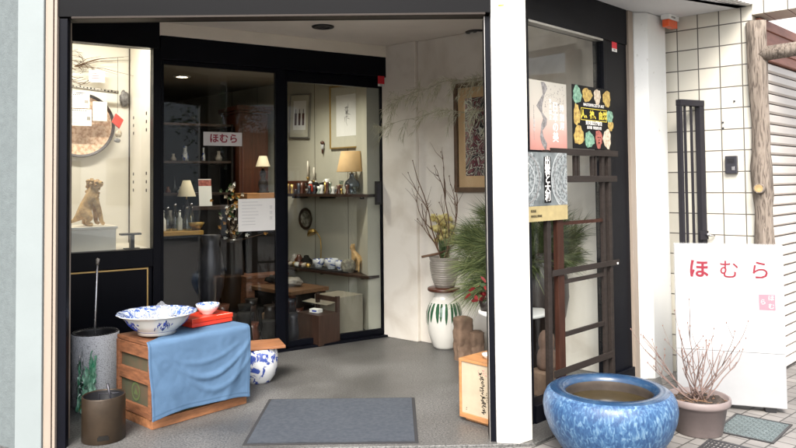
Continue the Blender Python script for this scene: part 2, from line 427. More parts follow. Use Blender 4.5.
class MB:
    def __init__(self, *mats):
        self.bm = bmesh.new()
        self.mats = [M[k] if isinstance(k, str) else k for k in mats]
    def _f(self, vs, m, smooth=False):
        try:
            f = self.bm.faces.new(vs)
        except ValueError:
            return None
        f.material_index = m
        f.smooth = smooth
        return f
    def box(self, x0, x1, y0, y1, z0, z1, m=0, X=None):
        P = [(x0, y0, z0), (x1, y0, z0), (x1, y1, z0), (x0, y1, z0), (x0, y0, z1), (x1, y0, z1), (x1, y1, z1), (x0, y1, z1)]
        v = [self.bm.verts.new((X @ Vector(p)) if X else p) for p in P]
        for q in ((0, 3, 2, 1), (4, 5, 6, 7), (0, 1, 5, 4), (1, 2, 6, 5), (2, 3, 7, 6), (3, 0, 4, 7)):
            self._f([v[i] for i in q], m)
        return self
    def prism(self, poly, z0, z1, m=0, X=None, smooth=False):
        """polygon in XY (counter-clockwise) extruded from z0 to z1"""
        a = [self.bm.verts.new((X @ Vector((p[0], p[1], z0))) if X else (p[0], p[1], z0)) for p in poly]
        b = [self.bm.verts.new((X @ Vector((p[0], p[1], z1))) if X else (p[0], p[1], z1)) for p in poly]
        n = len(poly)
        self._f(a[::-1], m)
        self._f(b, m)
        for i in range(n):
            self._f([a[i], a[(i + 1) % n], b[(i + 1) % n], b[i]], m, smooth)
        return self
    def lathe(self, prof, n=32, c=(0, 0, 0), m=0, X=None, smooth=True, mfun=None, rfun=None, caps=True):
        rings = []
        for (r, z) in prof:
            ring = []
            for i in range(n):
                a = 2 * PI * i / n
                rr = r * (rfun(a, z) if rfun else 1)
                p = Vector((c[0] + rr * math.cos(a), c[1] + rr * math.sin(a), c[2] + z))
                ring.append(self.bm.verts.new(X @ p if X else p))
            rings.append(ring)
        for k in range(len(rings) - 1):
            A, B = rings[k], rings[k + 1]
            mm = mfun(k) if mfun else m
            for i in range(n):
                self._f([A[i], A[(i + 1) % n], B[(i + 1) % n], B[i]], mm, smooth)
        if not caps:
            return self
        if prof[0][0] > 1e-5:
            self._f(rings[0][::-1], mfun(0) if mfun else m)
        if prof[-1][0] > 1e-5:
            self._f(rings[-1], mfun(len(prof) - 2) if mfun else m)
        return self
    def tube(self, pts, rad, n=8, m=0, smooth=True, X=None, rough=0.0):
        pts = [Vector(p) for p in pts]
        if X:
            pts = [X @ p for p in pts]
        if not isinstance(rad, (list, tuple)):
            rad = [rad] * len(pts)
        rings = []
        prev = None
        for i, p in enumerate(pts):
            d = (pts[min(i + 1, len(pts) - 1)] - pts[max(i - 1, 0)])
            if d.length < 1e-9:
                d = Vector((0, 0, 1))
            d.normalize()
            if prev is None:
                ref = Vector((0, 0, 1)) if abs(d.z) < 0.9 else Vector((1, 0, 0))
                a = d.cross(ref).normalized()
            else:
                a = (prev - d * prev.dot(d)).normalized()
            prev = a
            b = d.cross(a)
            ring = []
            for k in range(n):
                t = 2 * PI * k / n
                rr = rad[i]
                if rough:
                    rr *= 1 + rough * noise.noise(Vector((math.cos(t) * 2.2, math.sin(t) * 2.2, p.length * 3.0)))
                ring.append(self.bm.verts.new(p + a * math.cos(t) * rr + b * math.sin(t) * rr))
            rings.append(ring)
        for A, B in zip(rings, rings[1:]):
            for k in range(n):
                self._f([A[k], A[(k + 1) % n], B[(k + 1) % n], B[k]], m, smooth)
        self._f(rings[0][::-1], m)
        self._f(rings[-1], m)
        return self
    def grid(self, fn, nu, nv, m=0, smooth=True, mfun=None):
        g = [[self.bm.verts.new(fn(i / nu, j / nv)) for j in range(nv + 1)] for i in range(nu + 1)]
        for i in range(nu):
            for j in range(nv):
                self._f([g[i][j], g[i + 1][j], g[i + 1][j + 1], g[i][j + 1]], mfun(i, j) if mfun else m, smooth)
        return self
    def tri(self, a, b, c, m=0):
        self._f([self.bm.verts.new(a), self.bm.verts.new(b), self.bm.verts.new(c)], m)
        return self
    def quad(self, a, b, c, d, m=0, smooth=False):
        self._f([self.bm.verts.new(p) for p in (a, b, c, d)], m, smooth)
        return self
    def blade(self, p, d, L, w, side, m=0, droop=0.0):
        """a tapered needle or leaf: two crossed slim wedges"""
        d = d.normalized()
        mid = p + d * L * 0.55 + Vector((0, 0, -droop * L * 0.25))
        tip = p + d * L + Vector((0, 0, -droop * L))
        s = d.cross(side)
        if s.length < 1e-4:
            s = d.cross(Vector((0.3, 0.9, 0.2)))
        s.normalize()
        v = [self.bm.verts.new(q) for q in (p - s * w * .4, p + s * w * .4, mid + s * w * .5, mid - s * w * .5, tip)]
        self._f([v[0], v[1], v[2], v[3]], m)
        self._f([v[3], v[2], v[4]], m)
        return self
    def blob(self, c, r, m=0, sub=2, amp=0.15, fr=2.0, seed=0, scale=(1, 1, 1), smooth=True):
        t = bmesh.new()
        bmesh.ops.create_icosphere(t, subdivisions=sub, radius=1)
        mp = {}
        for v in t.verts:
            k = 1 + amp * noise.noise(v.co * fr + Vector((seed * 3.1, seed * 1.7, seed)))
            q = Vector((v.co.x * scale[0], v.co.y * scale[1], v.co.z * scale[2])) * r * k + Vector(c)
            mp[v] = self.bm.verts.new(q)
        for f in t.faces:
            self._f([mp[v] for v in f.verts], m, smooth)
        t.free()
        return self
    def text(self, body, size, X, m=0, extrude=0.001, bold=0.0, spacing=1.0, vertical=0.0):
        """lettering in the XY plane of X, centred, front towards +Z of X"""
        chars = [(body, 0.0)] if not vertical else [(ch, -i * vertical) for i, ch in enumerate(body)]
        for s, dy in chars:
            cu_ = bpy.data.curves.new('lettering', 'FONT')
            cu_.body = s
            cu_.size = size
            cu_.align_x = 'CENTER'
            cu_.align_y = 'CENTER'
            cu_.extrude = extrude
            cu_.offset = bold
            cu_.space_character = spacing
            cu_.resolution_u = 3
            o = bpy.data.objects.new('lettering', cu_)
            COL.objects.link(o)
            dg = bpy.context.evaluated_depsgraph_get()
            me = bpy.data.meshes.new_from_object(o.evaluated_get(dg))
            Y = X @ T(0, dy, 0)
            vs_ = [self.bm.verts.new(Y @ v.co) for v in me.vertices]
            for p in me.polygons:
                self._f([vs_[i] for i in p.vertices], m)
            bpy.data.objects.remove(o)
            bpy.data.curves.remove(cu_)
            bpy.data.meshes.remove(me)
        return self
    def build(self, name, parent=None, loc=(0, 0, 0), rotz=0.0, bevel=0.0, seg=2, recalc=True):
        if recalc:
            bmesh.ops.recalc_face_normals(self.bm, faces=self.bm.faces[:])
        me = bpy.data.meshes.new(name)
        self.bm.to_mesh(me)
        self.bm.free()
        for k in self.mats:
            me.materials.append(k)
        o = bpy.data.objects.new(name, me)
        o.location = loc
        o.rotation_euler = (0, 0, rotz)
        COL.objects.link(o)
        if parent:
            o.parent = parent
        if bevel:
            b = o.modifiers.new('edge', 'BEVEL')
            b.width = bevel
            b.segments = seg
            b.limit_method = 'ANGLE'
            b.angle_limit = R(40)
        return o

def tag(o, label, cat, group=None):
    o['label'] = label
    o['category'] = cat
    if group:
        o['group'] = group
    return o
def thing(name, label, cat, loc=(0, 0, 0), rotz=0.0, group=None):
    o = bpy.data.objects.new(name, None)
    o.empty_display_size = 0.1
    o.location = loc
    o.rotation_euler = (0, 0, rotz)
    COL.objects.link(o)
    return tag(o, label, cat, group)
def struct(o):
    o['kind'] = 'structure'
    return o
def dup(root, loc, rotz, label):
    r = root.copy()
    COL.objects.link(r)
    r.location = loc
    r.rotation_euler = (0, 0, rotz)
    r['label'] = label
    for ch in list(root.children):
        c = ch.copy()
        COL.objects.link(c)
        c.parent = r
        for g in list(ch.children):
            d = g.copy()
            COL.objects.link(d)
            d.parent = c
    return r

# ------------------------------------------------------------------ the plan
# door line: origin S, along u, inward n ; glass line: G ; side wall of the porch: A
AD = math.atan2(0.538, 0.843)
S0 = Vector((-2.34, 5.18, 0))
def dw(s, t, z=0.0):
    return Vector((S0.x + math.cos(AD) * s - math.sin(AD) * t, S0.y + math.sin(AD) * s + math.cos(AD) * t, z))
AG = math.atan2(0.71, 0.704)
G0 = Vector((0.738, 4.196, 0))
def gw(s, t, z=0.0):
    return Vector((G0.x + math.cos(AG) * s - math.sin(AG) * t, G0.y + math.sin(AG) * s + math.cos(AG) * t, z))
AA = R(-41)
A0 = Vector((0.158, 6.349, 0))
def aw(s, t, z=0.0):      # t positive towards the porch
    n = Vector((-math.sin(-AA) , -math.cos(AA), 0))
    d = Vector((math.cos(AA), math.sin(AA), 0))
    q = A0 + d * s + n * t
    return Vector((q.x, q.y, z))
AT = R(-42)
T0 = Vector((2.435, 5.02, 0))
def tw(s, t, z=0.0):      # tiled wall; t positive towards the viewer
    d = Vector((math.cos(AT), math.sin(AT), 0))
    n = Vector((-math.sin(-AT), -math.cos(AT), 0))
    q = T0 + d * s + n * t
    return Vector((q.x, q.y, z))
# wall of the shop room, k runs away from the pillar
W0 = Vector((-0.306, 7.1, 0))
WD = Vector((-0.722, 0.692, 0)).normalized()
WN = Vector((-0.692, -0.722, 0)).normalized()
AW = math.atan2(WD.y, WD.x)
def ww(k, o, z=0.0):
    q = W0 + WD * k + WN * o
    return Vector((q.x, q.y, z))

# ------------------------------------------------------------------ ground
g = MB('asphalt')
g.box(-60, 60, -60, 60, -0.30, -0.06)
struct(g.build('ground'))
g = MB('pave')
g.box(-14, 14, -2.4, 11.0, -0.2, -0.018)
struct(g.build('pavement'))
g = MB('porch_floor')
g.prism([(-3.4, 3.80), (0.50, 3.885), (0.72, 3.90), (1.80, 5.00), (1.86, 5.2), (0.3, 7.0), (-0.2, 7.1), (-3.4, 5.3)], -0.1, 0.0)
struct(g.build('porch_floor', bevel=0.004))

# ------------------------------------------------------------------ the shop building
shop = thing('shop_building', 'dark framed antique shop building with recessed porch and white post', 'building')
b = MB('pale_blue', 'grey_wall')
b.prism([(-2.046, 3.86), (-1.905, 3.86), (-1.905, 4.04), (-2.046, 4.04)], -0.05, 3.0, 0)
b.build('pier', shop, bevel=0.004)
b = MB('grey_wall')
b.prism([(-4.2, 4.95), (-2.048, 3.885), (-2.048, 4.30), (-4.2, 5.4)], -0.05, 3.0, 0)
b.build('side_wall', shop)
b = MB('cream', 'lip')
b.box(-1.903, -1.862, 3.875, 4.05, -0.05, 3.0, 0)
b.box(-1.862, -1.853, 3.885, 4.05, -0.05, 3.0, 1)
b.box(-1.853, -1.838, 3.870, 4.05, -0.05, 3.0, 0)
b.build('cream_trim', shop, bevel=0.002)
b = MB('navy')
b.box(-1.837, -1.790, 3.89, 3.93, 0, 2.309)
b.prism([(-1.837, 3.931), (-1.80, 3.931), (-2.36, 5.10), (-2.42, 5.10)], 0, 2.66)
b.build('jamb', shop, bevel=0.004)
b = MB('slate', 'lip')
b.box(-1.837, 0.512, 3.882, 4.04, 2.316, 3.0, 0)
b.box(-1.765, 0.482, 3.876, 3.96, 2.304, 2.316, 1)
b.build('header', shop, bevel=0.002)
b = MB('postpaint', 'yellowmark')
b.prism([(0.514, 3.905), (0.634, 3.886), (0.712, 3.945), (0.712, 4.06), (0.514, 4.06)], 0, 3.0, 0)
b.box(0.555, 0.59, 3.893, 3.899, 2.352, 2.362, 1)
b.build('post', shop, bevel=0.006)
b = MB('navy', 'alu')
b.box(0.483, 0.513, 3.925, 4.03, 0, 2.304, 0)
b.box(0.480, 0.4825, 3.924, 3.95, 0, 2.304, 1)
b.build('post_jamb', shop)

# porch ceiling and the cream fascia over the door
b = MB('ceil')
b.prism([(-3.0, 4.041), (0.75, 4.041), (1.78, 5.09), (1.70, 5.30), (0.30, 6.60), (-0.1, 6.85), (-3.1, 4.9)], 2.650, 2.74)
b.build('porch_ceiling', shop)
b = MB('fascia')
b.box(0.60, 2.74, -0.03, 0.10, 2.546, 2.649)
b.build('fascia', shop, S0, AD, bevel=0.003)
# stucco side wall with its shallow pier
b = MB('stucco')
b.box(-0.40, 0.0, 0.0, 0.12, 0, 2.649)
b.box(0.001, 1.86, 0.035, 0.14, 0, 2.649)
b.build('stucco_wall', shop, A0, AA, bevel=0.006)

# display window to the left of the doors
case = MB('navy')
case.box(-0.62, -0.014, -0.045, 0.05, 0.92, 2.436)
case.box(-0.62, 0.60, -0.045, 0.06, 2.437, 2.649)
case.box(0.553, 0.612, -0.045, 0.06, 0, 2.436)
case.box(-0.62, 0.5525, -0.045, 0.06, 0.785, 0.918)
case.box(-0.62, 0.5525, -0.02, 0.06, 0, 0.784)
case_o = case.build('display_window', shop, S0, AD, bevel=0.004)
b = MB('gold')
b.box(-0.6, 0.522, -0.026, -0.0205, 0.768, 0.778)
b.box(0.512, 0.522, -0.026, -0.0205, 0.12, 0.7675)
b.build('gold_inlay', case_o)
b = MB('glass')
b.box(-0.014, 0.553, 0.0, 0.006, 0.919, 2.436)
b.build('glass', case_o)
b = MB('case', 'darkwood')
b.box(-0.66, 0.575, 0.86, 0.90, 0.86, 2.62)          # back
b.box(0.575, 0.600, 0.061, 0.90, 0.86, 2.62)         # side with peg holes
b.box(-0.70, -0.66, 0.061, 0.90, 0.86, 2.62)
b.box(-0.66, 0.575, 0.061, 0.86, 0.86, 0.905)
b.box(-0.66, 0.575, 0.061, 0.86, 2.58, 2.62)
for y in (0.709, 0.26):
    for z in (1.968, 1.902, 1.836, 1.491, 1.424, 1.356):
        b.box(0.5715, 0.576, y - .012, y + .012, z - .012, z + .012, 1)
b.box(0.566, 0.5748, 0.846, 0.8598, 0.906, 2.579, 1)
b.build('lining', case_o)
b = MB('tube_on')
b.tube([(-0.5, 0.12, 2.545), (0.45, 0.12, 2.545)], 0.014, 10)
b.build('tube_lamp', case_o)

# sliding glass doors
head = MB('navy')
head.box(0.613, 2.74, -0.025, 0.10, 2.36, 2.545)
head.build('door_head', shop, S0, AD, bevel=0.003)
MB('navy').box(0.613, 2.70, -0.02, 0.10, -0.002, 0.018).build('floor_track', shop, S0, AD, bevel=0.003)
d1 = MB('navy')
d1.box(0.613, 0.640, -0.012, 0.022, 0.02, 2.359)
d1.box(1.556, 1.640, -0.012, 0.022, 0.02, 2.359)
d1.box(0.6405, 1.5555, -0.012, 0.022, 0.02, 0.095)
d1.box(0.6405, 1.5555, -0.012, 0.022, 2.325, 2.359)
d1o = d1.build('sliding_door', shop, S0, AD, bevel=0.003)
b = MB('glass')
b.box(0.6405, 1.5555, 0.002, 0.008, 0.0955, 2.3245)
b.build('glass', d1o)
d2 = MB('navy')
d2.box(1.585, 1.690, 0.040, 0.075, 0.02, 2.359)
d2.box(2.618, 2.672, 0.040, 0.075, 0.02, 2.359)
d2.box(1.6905, 2.6175, 0.040, 0.075, 0.02, 0.068)
d2.box(1.6905, 2.6175, 0.040, 0.075, 2.268, 2.359)
d2o = d2.build('sliding_door', shop, S0, AD, bevel=0.003)
b = MB('glass')
b.box(1.6905, 2.6175, 0.054, 0.060, 0.0685, 2.2675)
b.build('glass', d2o)
b = MB('black', 'darkmetal')
b.box(2.553, 2.614, 0.030, 0.0535, 1.195, 1.41, 0)
b.box(2.567, 2.600, 0.026, 0.0295, 1.22, 1.385, 1)
b.build('handle', d2o, bevel=0.004)
b = MB('navy')
b.box(2.673, 2.735, -0.01, 0.11, 0, 2.359)
b.build('door_jamb', shop, S0, AD, bevel=0.003)

# show window between the post and the right pier
f = MB('navy', 'alu')
f.box(-0.06, 1.245, -0.02, 0.09, 2.352, 2.649)
f.box(-0.06, 0.03, -0.02, 0.06, 0.0, 2.351)
f.box(0.905, 1.245, -0.012, 0.06, 0.101, 2.351)
f.box(0.905, 0.945, -0.022, -0.0125, 0.101, 2.351)
f.box(0.031, 1.245, -0.03, 0.08, -0.002, 0.10)
f.box(0.031, 0.904, -0.024, 0.03, 2.335, 2.3515, 1)
fo = f.build('show_window', shop, G0, AG, bevel=0.003)
b = MB('showglass')
b.box(0.031, 0.9045, 0.004, 0.010, 0.101, 2.334)
b.build('glass', fo)
b = MB('cream', 'lip')
b.box(1.246, 1.316, -0.032, 0.10, -0.02, 2.598, 0)
b.box(1.3165, 1.330, -0.02, 0.10, -0.02, 2.598, 1)
b.build('cream_trim', shop, G0, AG, bevel=0.002)
b = MB('pierpaint')
b.prism([gw(1.3305, 0.10)[:2], gw(1.3305, -0.03)[:2], (1.797, 5.126), (1.995, 5.310), (1.88, 5.46)], -0.02, 2.599)
b.build('pier', shop, bevel=0.008)
# canopy over the shop front
b = MB('soffit', 'alu')
n_out = Vector((0.60, -0.80, 0))
ce = Vector((0.357, 0.267, 0)).normalized()
q0 = Vector((0.72, 3.769, 0)); q1 = Vector((2.47, 5.075, 0))
b.prism([gw(-0.06, -0.021)[:2], q0[:2], q1[:2], tw(0.02, 0.003)[:2], tw(-0.9, 0.003)[:2], gw(1.246, -0.021)[:2]], 2.60, 2.72, 0)
o = b.build('canopy', shop, bevel=0.003)
b = MB('white_panel', 'lip')
for i in range(46):
    p = q0 + (q1 - q0) * (i / 46.0)
    d = (q1 - q0) / 46.0
    b.prism([p[:2], (p + n_out * 0.10)[:2], (p + n_out * 0.10 + d * 0.6)[:2], (p + d * 0.6)[:2]], 2.607, 2.70, 0)
b.prism([q0[:2], (q0 + n_out * .088)[:2], (q1 + n_out * .088)[:2], q1[:2]], 2.615, 2.695, 1)
b.build('gutter', shop)
# upper storey and the room behind the doors
b = MB('pale_blue', 'slate')
b.prism([(-4.3, 4.9), (-2.04, 3.87), (0.70, 3.89), (2.05, 5.28), (1.6, 10.0), (-6.0, 10.5)], 3.001, 5.6, 0)
b.prism([(-4.6, 4.7), (-2.04, 3.6), (0.80, 3.6), (2.35, 5.2), (1.8, 10.2), (-6.2, 10.7)], 5.601, 5.75, 1)
b.build('upper_storey', shop)
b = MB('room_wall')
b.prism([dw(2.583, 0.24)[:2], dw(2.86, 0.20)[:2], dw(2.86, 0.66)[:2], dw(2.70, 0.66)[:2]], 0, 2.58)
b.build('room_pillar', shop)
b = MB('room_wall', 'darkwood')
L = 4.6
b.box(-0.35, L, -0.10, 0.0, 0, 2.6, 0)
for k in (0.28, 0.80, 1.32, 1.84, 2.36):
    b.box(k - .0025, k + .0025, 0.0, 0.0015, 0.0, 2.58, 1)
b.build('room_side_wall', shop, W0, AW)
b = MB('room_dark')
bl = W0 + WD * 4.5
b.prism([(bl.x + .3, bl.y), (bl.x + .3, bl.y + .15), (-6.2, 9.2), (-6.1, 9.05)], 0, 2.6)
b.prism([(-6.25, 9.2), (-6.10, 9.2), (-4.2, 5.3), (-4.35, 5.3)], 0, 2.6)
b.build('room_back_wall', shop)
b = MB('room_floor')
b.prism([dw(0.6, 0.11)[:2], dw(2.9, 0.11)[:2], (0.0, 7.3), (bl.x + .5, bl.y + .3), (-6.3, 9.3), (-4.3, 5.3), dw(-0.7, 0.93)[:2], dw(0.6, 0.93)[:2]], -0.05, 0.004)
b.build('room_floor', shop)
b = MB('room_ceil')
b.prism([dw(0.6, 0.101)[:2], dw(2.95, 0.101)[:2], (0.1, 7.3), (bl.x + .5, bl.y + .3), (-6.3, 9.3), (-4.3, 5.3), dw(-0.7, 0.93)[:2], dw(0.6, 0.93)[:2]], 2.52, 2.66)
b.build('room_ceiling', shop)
b = MB('slate')
b.prism([(-4.3, 5.0), (-2.1, 4.2), (0.70, 4.07), (1.75, 5.2), (1.5, 9.9), (-6.2, 10.2)], 2.75, 2.99)
b.build('ceiling_slab', shop)

# ------------------------------------------------------------------ downlights
def downlight(loc, label, on):
    t = thing('ceiling_light', label, 'ceiling light', loc, 0, 'recessed ceiling lights')
    r = MB('black' if not on else 'white')
    r.lathe([(0.052, -0.001), (0.056, -0.012), (0.086, -0.010), (0.090, -0.001), (0.088, 0.0), (0.052, 0.0)], 28, caps=False)
    r.build('trim_ring', t)
    d = MB('lamp_on' if on else 'black', 'darkmetal')
    d.lathe([(0.0, -0.003), (0.0515, -0.003)], 24, caps=False)
    if not on:
        d.lathe([(0.0, -0.012), (0.020, -0.010), (0.026, -0.0035)], 16, m=1, caps=False)
    d.build('lamp_face', t)
    return t
downlight((-0.589, 5.714, 2.649), 'unlit black recessed light in the porch ceiling near the doors', False)
downlight((0.662, 5.974, 2.649), 'unlit dark recessed light in the porch ceiling near the white post', False)
for (x, y, e, lab) in ((-2.229, 7.424, 4, 'lit recessed light in the shop ceiling, left one of the lit pair'), (-1.602, 6.872, 3, 'lit recessed light in the shop ceiling, right one of the lit pair')):
    t = downlight((x, y, 2.519), lab, True)
    ld = bpy.data.lights.new('downlight_lamp', 'SPOT')
    ld.energy = e
    ld.color = (1.0, 0.85, 0.62)
    ld.spot_size = R(130)
    ld.spot_blend = 0.7
    ld.shadow_soft_size = 0.05
    lo = bpy.data.objects.new('downlight_lamp', ld)
    COL.objects.link(lo)
    lo.parent = t
    lo.location = (0, 0, -0.03)
# an added light that brightens the shelves, unseen behind the door head
p = ww(0.35, 0.75)
t = downlight((p.x, p.y, 2.519), 'added unseen recessed light above the shelves behind the right glass door', True)
ld = bpy.data.lights.new('downlight_lamp', 'SPOT')
ld.energy = 26
ld.color = (1.0, 0.95, 0.82)
ld.spot_size = R(150)
ld.spot_blend = 0.8
ld.shadow_soft_size = 0.06
lo = bpy.data.objects.new('downlight_lamp', ld)
COL.objects.link(lo)
lo.parent = t
lo.location = (0, 0, -0.03)
# the tube of the display case
ld = bpy.data.lights.new('tube_light', 'AREA')
ld.shape = 'RECTANGLE'
ld.size = 0.95
ld.size_y = 0.04
ld.energy = 6
ld.color = (1.0, 0.94, 0.83)
lo = bpy.data.objects.new('tube_light', ld)
COL.objects.link(lo)
lo.parent = case_o
lo.location = (-0.02, 0.14, 2.525)
lo.rotation_euler = (R(25), 0, 0)

# ------------------------------------------------------------------ neighbour: tiled wall, beam, shutter
nb = thing('tiled_building', 'white tiled neighbouring building with roller shutter', 'building')
b = MB('tile')
b.box(-1.6, 0.055, 0.0, 0.18, -0.05, 3.4)
b.build('tiled_wall', nb, T0, AT, bevel=0.003)
b = MB('tile')
b.box(0.056, 3.2, -0.004, 0.30, 2.538, 3.4)
b.build('tiled_beam', nb, T0, AT, bevel=0.003)
SH = Vector((2.535, 5.05, 0))
b = MB('shutter', 'lip')
nsl = 30
for i in range(nsl):
    z = 0.0 + i * 0.075
    b.prism([(0.0, z), (0.0, z + 0.067), (0.006, z + 0.067), (0.022, z + 0.056), (0.022, z + 0.012), (0.006, z)], 0.0, 3.0, 0, X=Matrix(((0, 0, 1, 0.0), (-1, 0, 0, 0.02), (0, 1, 0, 0), (0, 0, 0, 1))))
b.box(0.0, 3.0, 0.0205, 0.03, 0, 2.25, 1)
b.build('roller_shutter', nb, SH, AG)
b = MB('redbox', 'lip')
for i in range(4):
    b.box(0.0, 3.0, -0.02 - 0.012 * (i % 2), 0.1, 2.252 + i * 0.07, 2.32 + i * 0.07, 0)
b.build('shutter_housing', nb, SH, AG, bevel=0.003)
b = MB('white_panel')
b.prism([tw(-1.6, -0.26)[:2], tw(-0.1, -0.26)[:2], (4.6, 7.38), (3.0, 9.5), (1.6, 7.0)], 0, 3.39)
b.build('shop_body', nb)

# log post with its cross branch
lg = thing('log_post', 'natural bark log post with a crossing branch by the roller shutter', 'post', (2.492, 4.952, -0.018))
b = MB('log', 'cut')
pts = []
rad = []
for i in range(26):
    z = i * 0.1
    pts.append((0.004 * math.sin(z * 1.9) + (0.020 * (1 - z / 2.5)), 0.0, z))
    rad.append(0.060 + 0.006 * math.sin(z * 3.1) + (0.01 if abs(z - 1.4) < .12 else 0))
b.tube(pts, rad, 30, 0, rough=0.22)
b.build('trunk', lg)
b = MB('cut', 'log')
b.tube([(-0.028, -0.040, 1.345), (-0.058, -0.082, 1.35)], [0.038, 0.032], 14, 1)
b.tube([(-0.058, -0.0821, 1.35), (-0.0595, -0.0845, 1.35)], [0.026, 0.026], 14, 0)
b.build('branch_stub', lg)
b = MB('log')
b.tube([(0.0, -0.02, 2.265), (0.25, -0.19, 2.285), (0.55, -0.44, 2.325), (1.1, -0.95, 2.36)], [0.048, 0.045, 0.042, 0.036], 14, rough=0.2)
b.build('cross_branch', lg)
b = MB('darkmetal')
b.tube([(0.19, -0.16, 2.25), (0.19, -0.16, 2.05)], 0.003, 6)
for k in range(4):
    b.lathe([(0.0, -.012), (0.008, 0), (0.0, .012)], 8, (0.19, -0.16, 2.22 - k * .05))
b.build('hanging_chain', lg)

# gate
gt = thing('metal_gate', 'dark metal gate with vertical bars beside the tiled wall', 'gate', (1.998, 5.11, -0.018), math.atan2(0.10, 0.205))
b = MB('gate')
b.box(0.0, 0.022, -0.02, 0.02, 0.05, 1.94)
b.box(0.188, 0.236, -0.022, 0.022, 0.02, 1.94)
b.box(0.0, 0.236, -0.024, 0.024, 1.9405, 1.985)
b.box(0.022, 0.188, -0.018, 0.018, 0.05, 0.10)
b.build('frame', gt, bevel=0.003)
for x in (0.062, 0.125):
    b = MB('gate')
    b.box(x - .008, x + .008, -0.006, 0.006, 0.1005, 1.9395)
    b.build('bar', gt)
b = MB('steel', 'gate')
b.box(0.150, 0.232, -0.035, -0.0225, 0.985, 1.045, 1)
b.lathe([(0.0, 0), (0.012, 0.002), (0.012, 0.02), (0.0, 0.022)], 12, X=T(0.212, -0.036, 1.02) @ RX(R(90)))
b.tube([(0.212, -0.055, 1.02), (0.212, -0.062, 1.015), (0.255, -0.066, 1.01)], 0.007, 8, 0)
b.build('latch', gt)

# intercom
p = tw(-0.100, 0.001, 1.435)
ic = thing('intercom', 'small dark intercom box on the white tiles', 'intercom', p, AT)
b = MB('darkmetal')
b.box(-0.040, 0.040, -0.028, 0.0, 0, 0.125)
b.build('case', ic, bevel=0.004)
b = MB('steel')
b.box(0.004, 0.026, -0.033, -0.0285, 0.022, 0.05)
b.build('button', ic, bevel=0.002)
b = MB('black')
for i in range(4):
    b.box(-0.024, 0.024, -0.030, -0.0285, 0.075 + i * 0.009, 0.079 + i * 0.009)
b.build('speaker_grille', ic)
# two anchor plugs in the wall are part of the tiled wall
for (s, z) in ((-0.155, 1.80), (-0.075, 1.945), (-0.155, 1.76)):
    q = tw(s, 0.002, z)
    b = MB('darkmetal')
    b.box(q.x - .006, q.x + .006, q.y - .004, q.y + .002, q.z - .006, q.z + .006)
    b.build('wall_plug', nb)

# orange lamp under the canopy
ol = thing('security_lamp', 'orange lens lamp on a white base under the canopy', 'lamp', (2.01, 5.255, 2.599), AG)
b = MB('white_panel', 'ink')
b.box(-0.085, 0.085, -0.03, 0.03, -0.035, 0.0)
b.text('ALSOK', 0.022, T(-0.01, -0.0305, -0.018) @ RX(R(90)), 1, 0.0004)
b.build('base', ol, bevel=0.0)
b = MB('orange')
b.box(-0.078, 0.070, -0.026, 0.026, -0.090, -0.0355)
b.build('lens', ol, bevel=0.006)

# ------------------------------------------------------------------ street things
# standing sign
sg = thing('standing_sign', 'white milky acrylic standing sign with red lettering', 'sign', (2.045, 4.512, -0.018), math.atan2(-0.20, 0.583))
Wd = 0.616
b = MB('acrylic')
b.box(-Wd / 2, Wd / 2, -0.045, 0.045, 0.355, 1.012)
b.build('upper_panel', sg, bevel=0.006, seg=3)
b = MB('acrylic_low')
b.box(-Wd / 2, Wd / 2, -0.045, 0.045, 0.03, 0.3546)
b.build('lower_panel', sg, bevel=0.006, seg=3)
b = MB('red_ink')
for ch, x, wb in (('ほ', -0.168, .0030), ('む', 0.005, .0003), ('ら', 0.178, .0006)):
    b.text(ch, 0.122, T(x, -0.0462, 0.850) @ RX(R(90)) @ RZ(R(-2)), 0, 0.0008, wb)
b.build('lettering', sg)
b = MB('pink_ink', 'acrylic')
b.box(0.168, 0.258, -0.0468, -0.0455, 0.618, 0.712, 0)
for ch, x, z in (('ほ', 0.235, .69), ('む', 0.235, .64), ('ら', 0.19, .665)):
    b.text(ch, 0.036, T(x, -0.0474, z) @ RX(R(90)), 1, 0.0004, 0.0004)
b.build('seal', sg)
b = MB('black')
for x in (-0.22, 0.22):
    b.box(x - .03, x + .03, -0.035, 0.04, 0.0, 0.0295)
    b.build('foot', sg)
    b = MB('black')
b.bm.free()

# blue glazed pot
bp = thing('blue_pot', 'large round blue glazed hibachi pot beside the white post', 'pot', (1.075, 3.752, -0.018))
b = MB('bluepot', 'bluerim', 'potinside')
prof = [(0.0, 0.004), (0.20, 0.0), (0.215, 0.012), (0.255, 0.06), (0.305, 0.14), (0.330, 0.21), (0.336, 0.26), (0.330, 0.30), (0.316, 0.328), (0.297, 0.344), (0.275, 0.352), (0.245, 0.350), (0.226, 0.340), (0.219, 0.322), (0.219, 0.30), (0.235, 0.22), (0.22, 0.10), (0.0, 0.09)]
b.lathe(prof, 64, mfun=lambda k: 0 if k < 9 else (1 if k < 13 else 2))
b.build('body', bp)
b = MB('water', 'greenglaze', 'petal_red')
b.lathe([(0.0, 0.272), (0.2225, 0.272)], 48, smooth=False, caps=False)
b.build('water', bp)

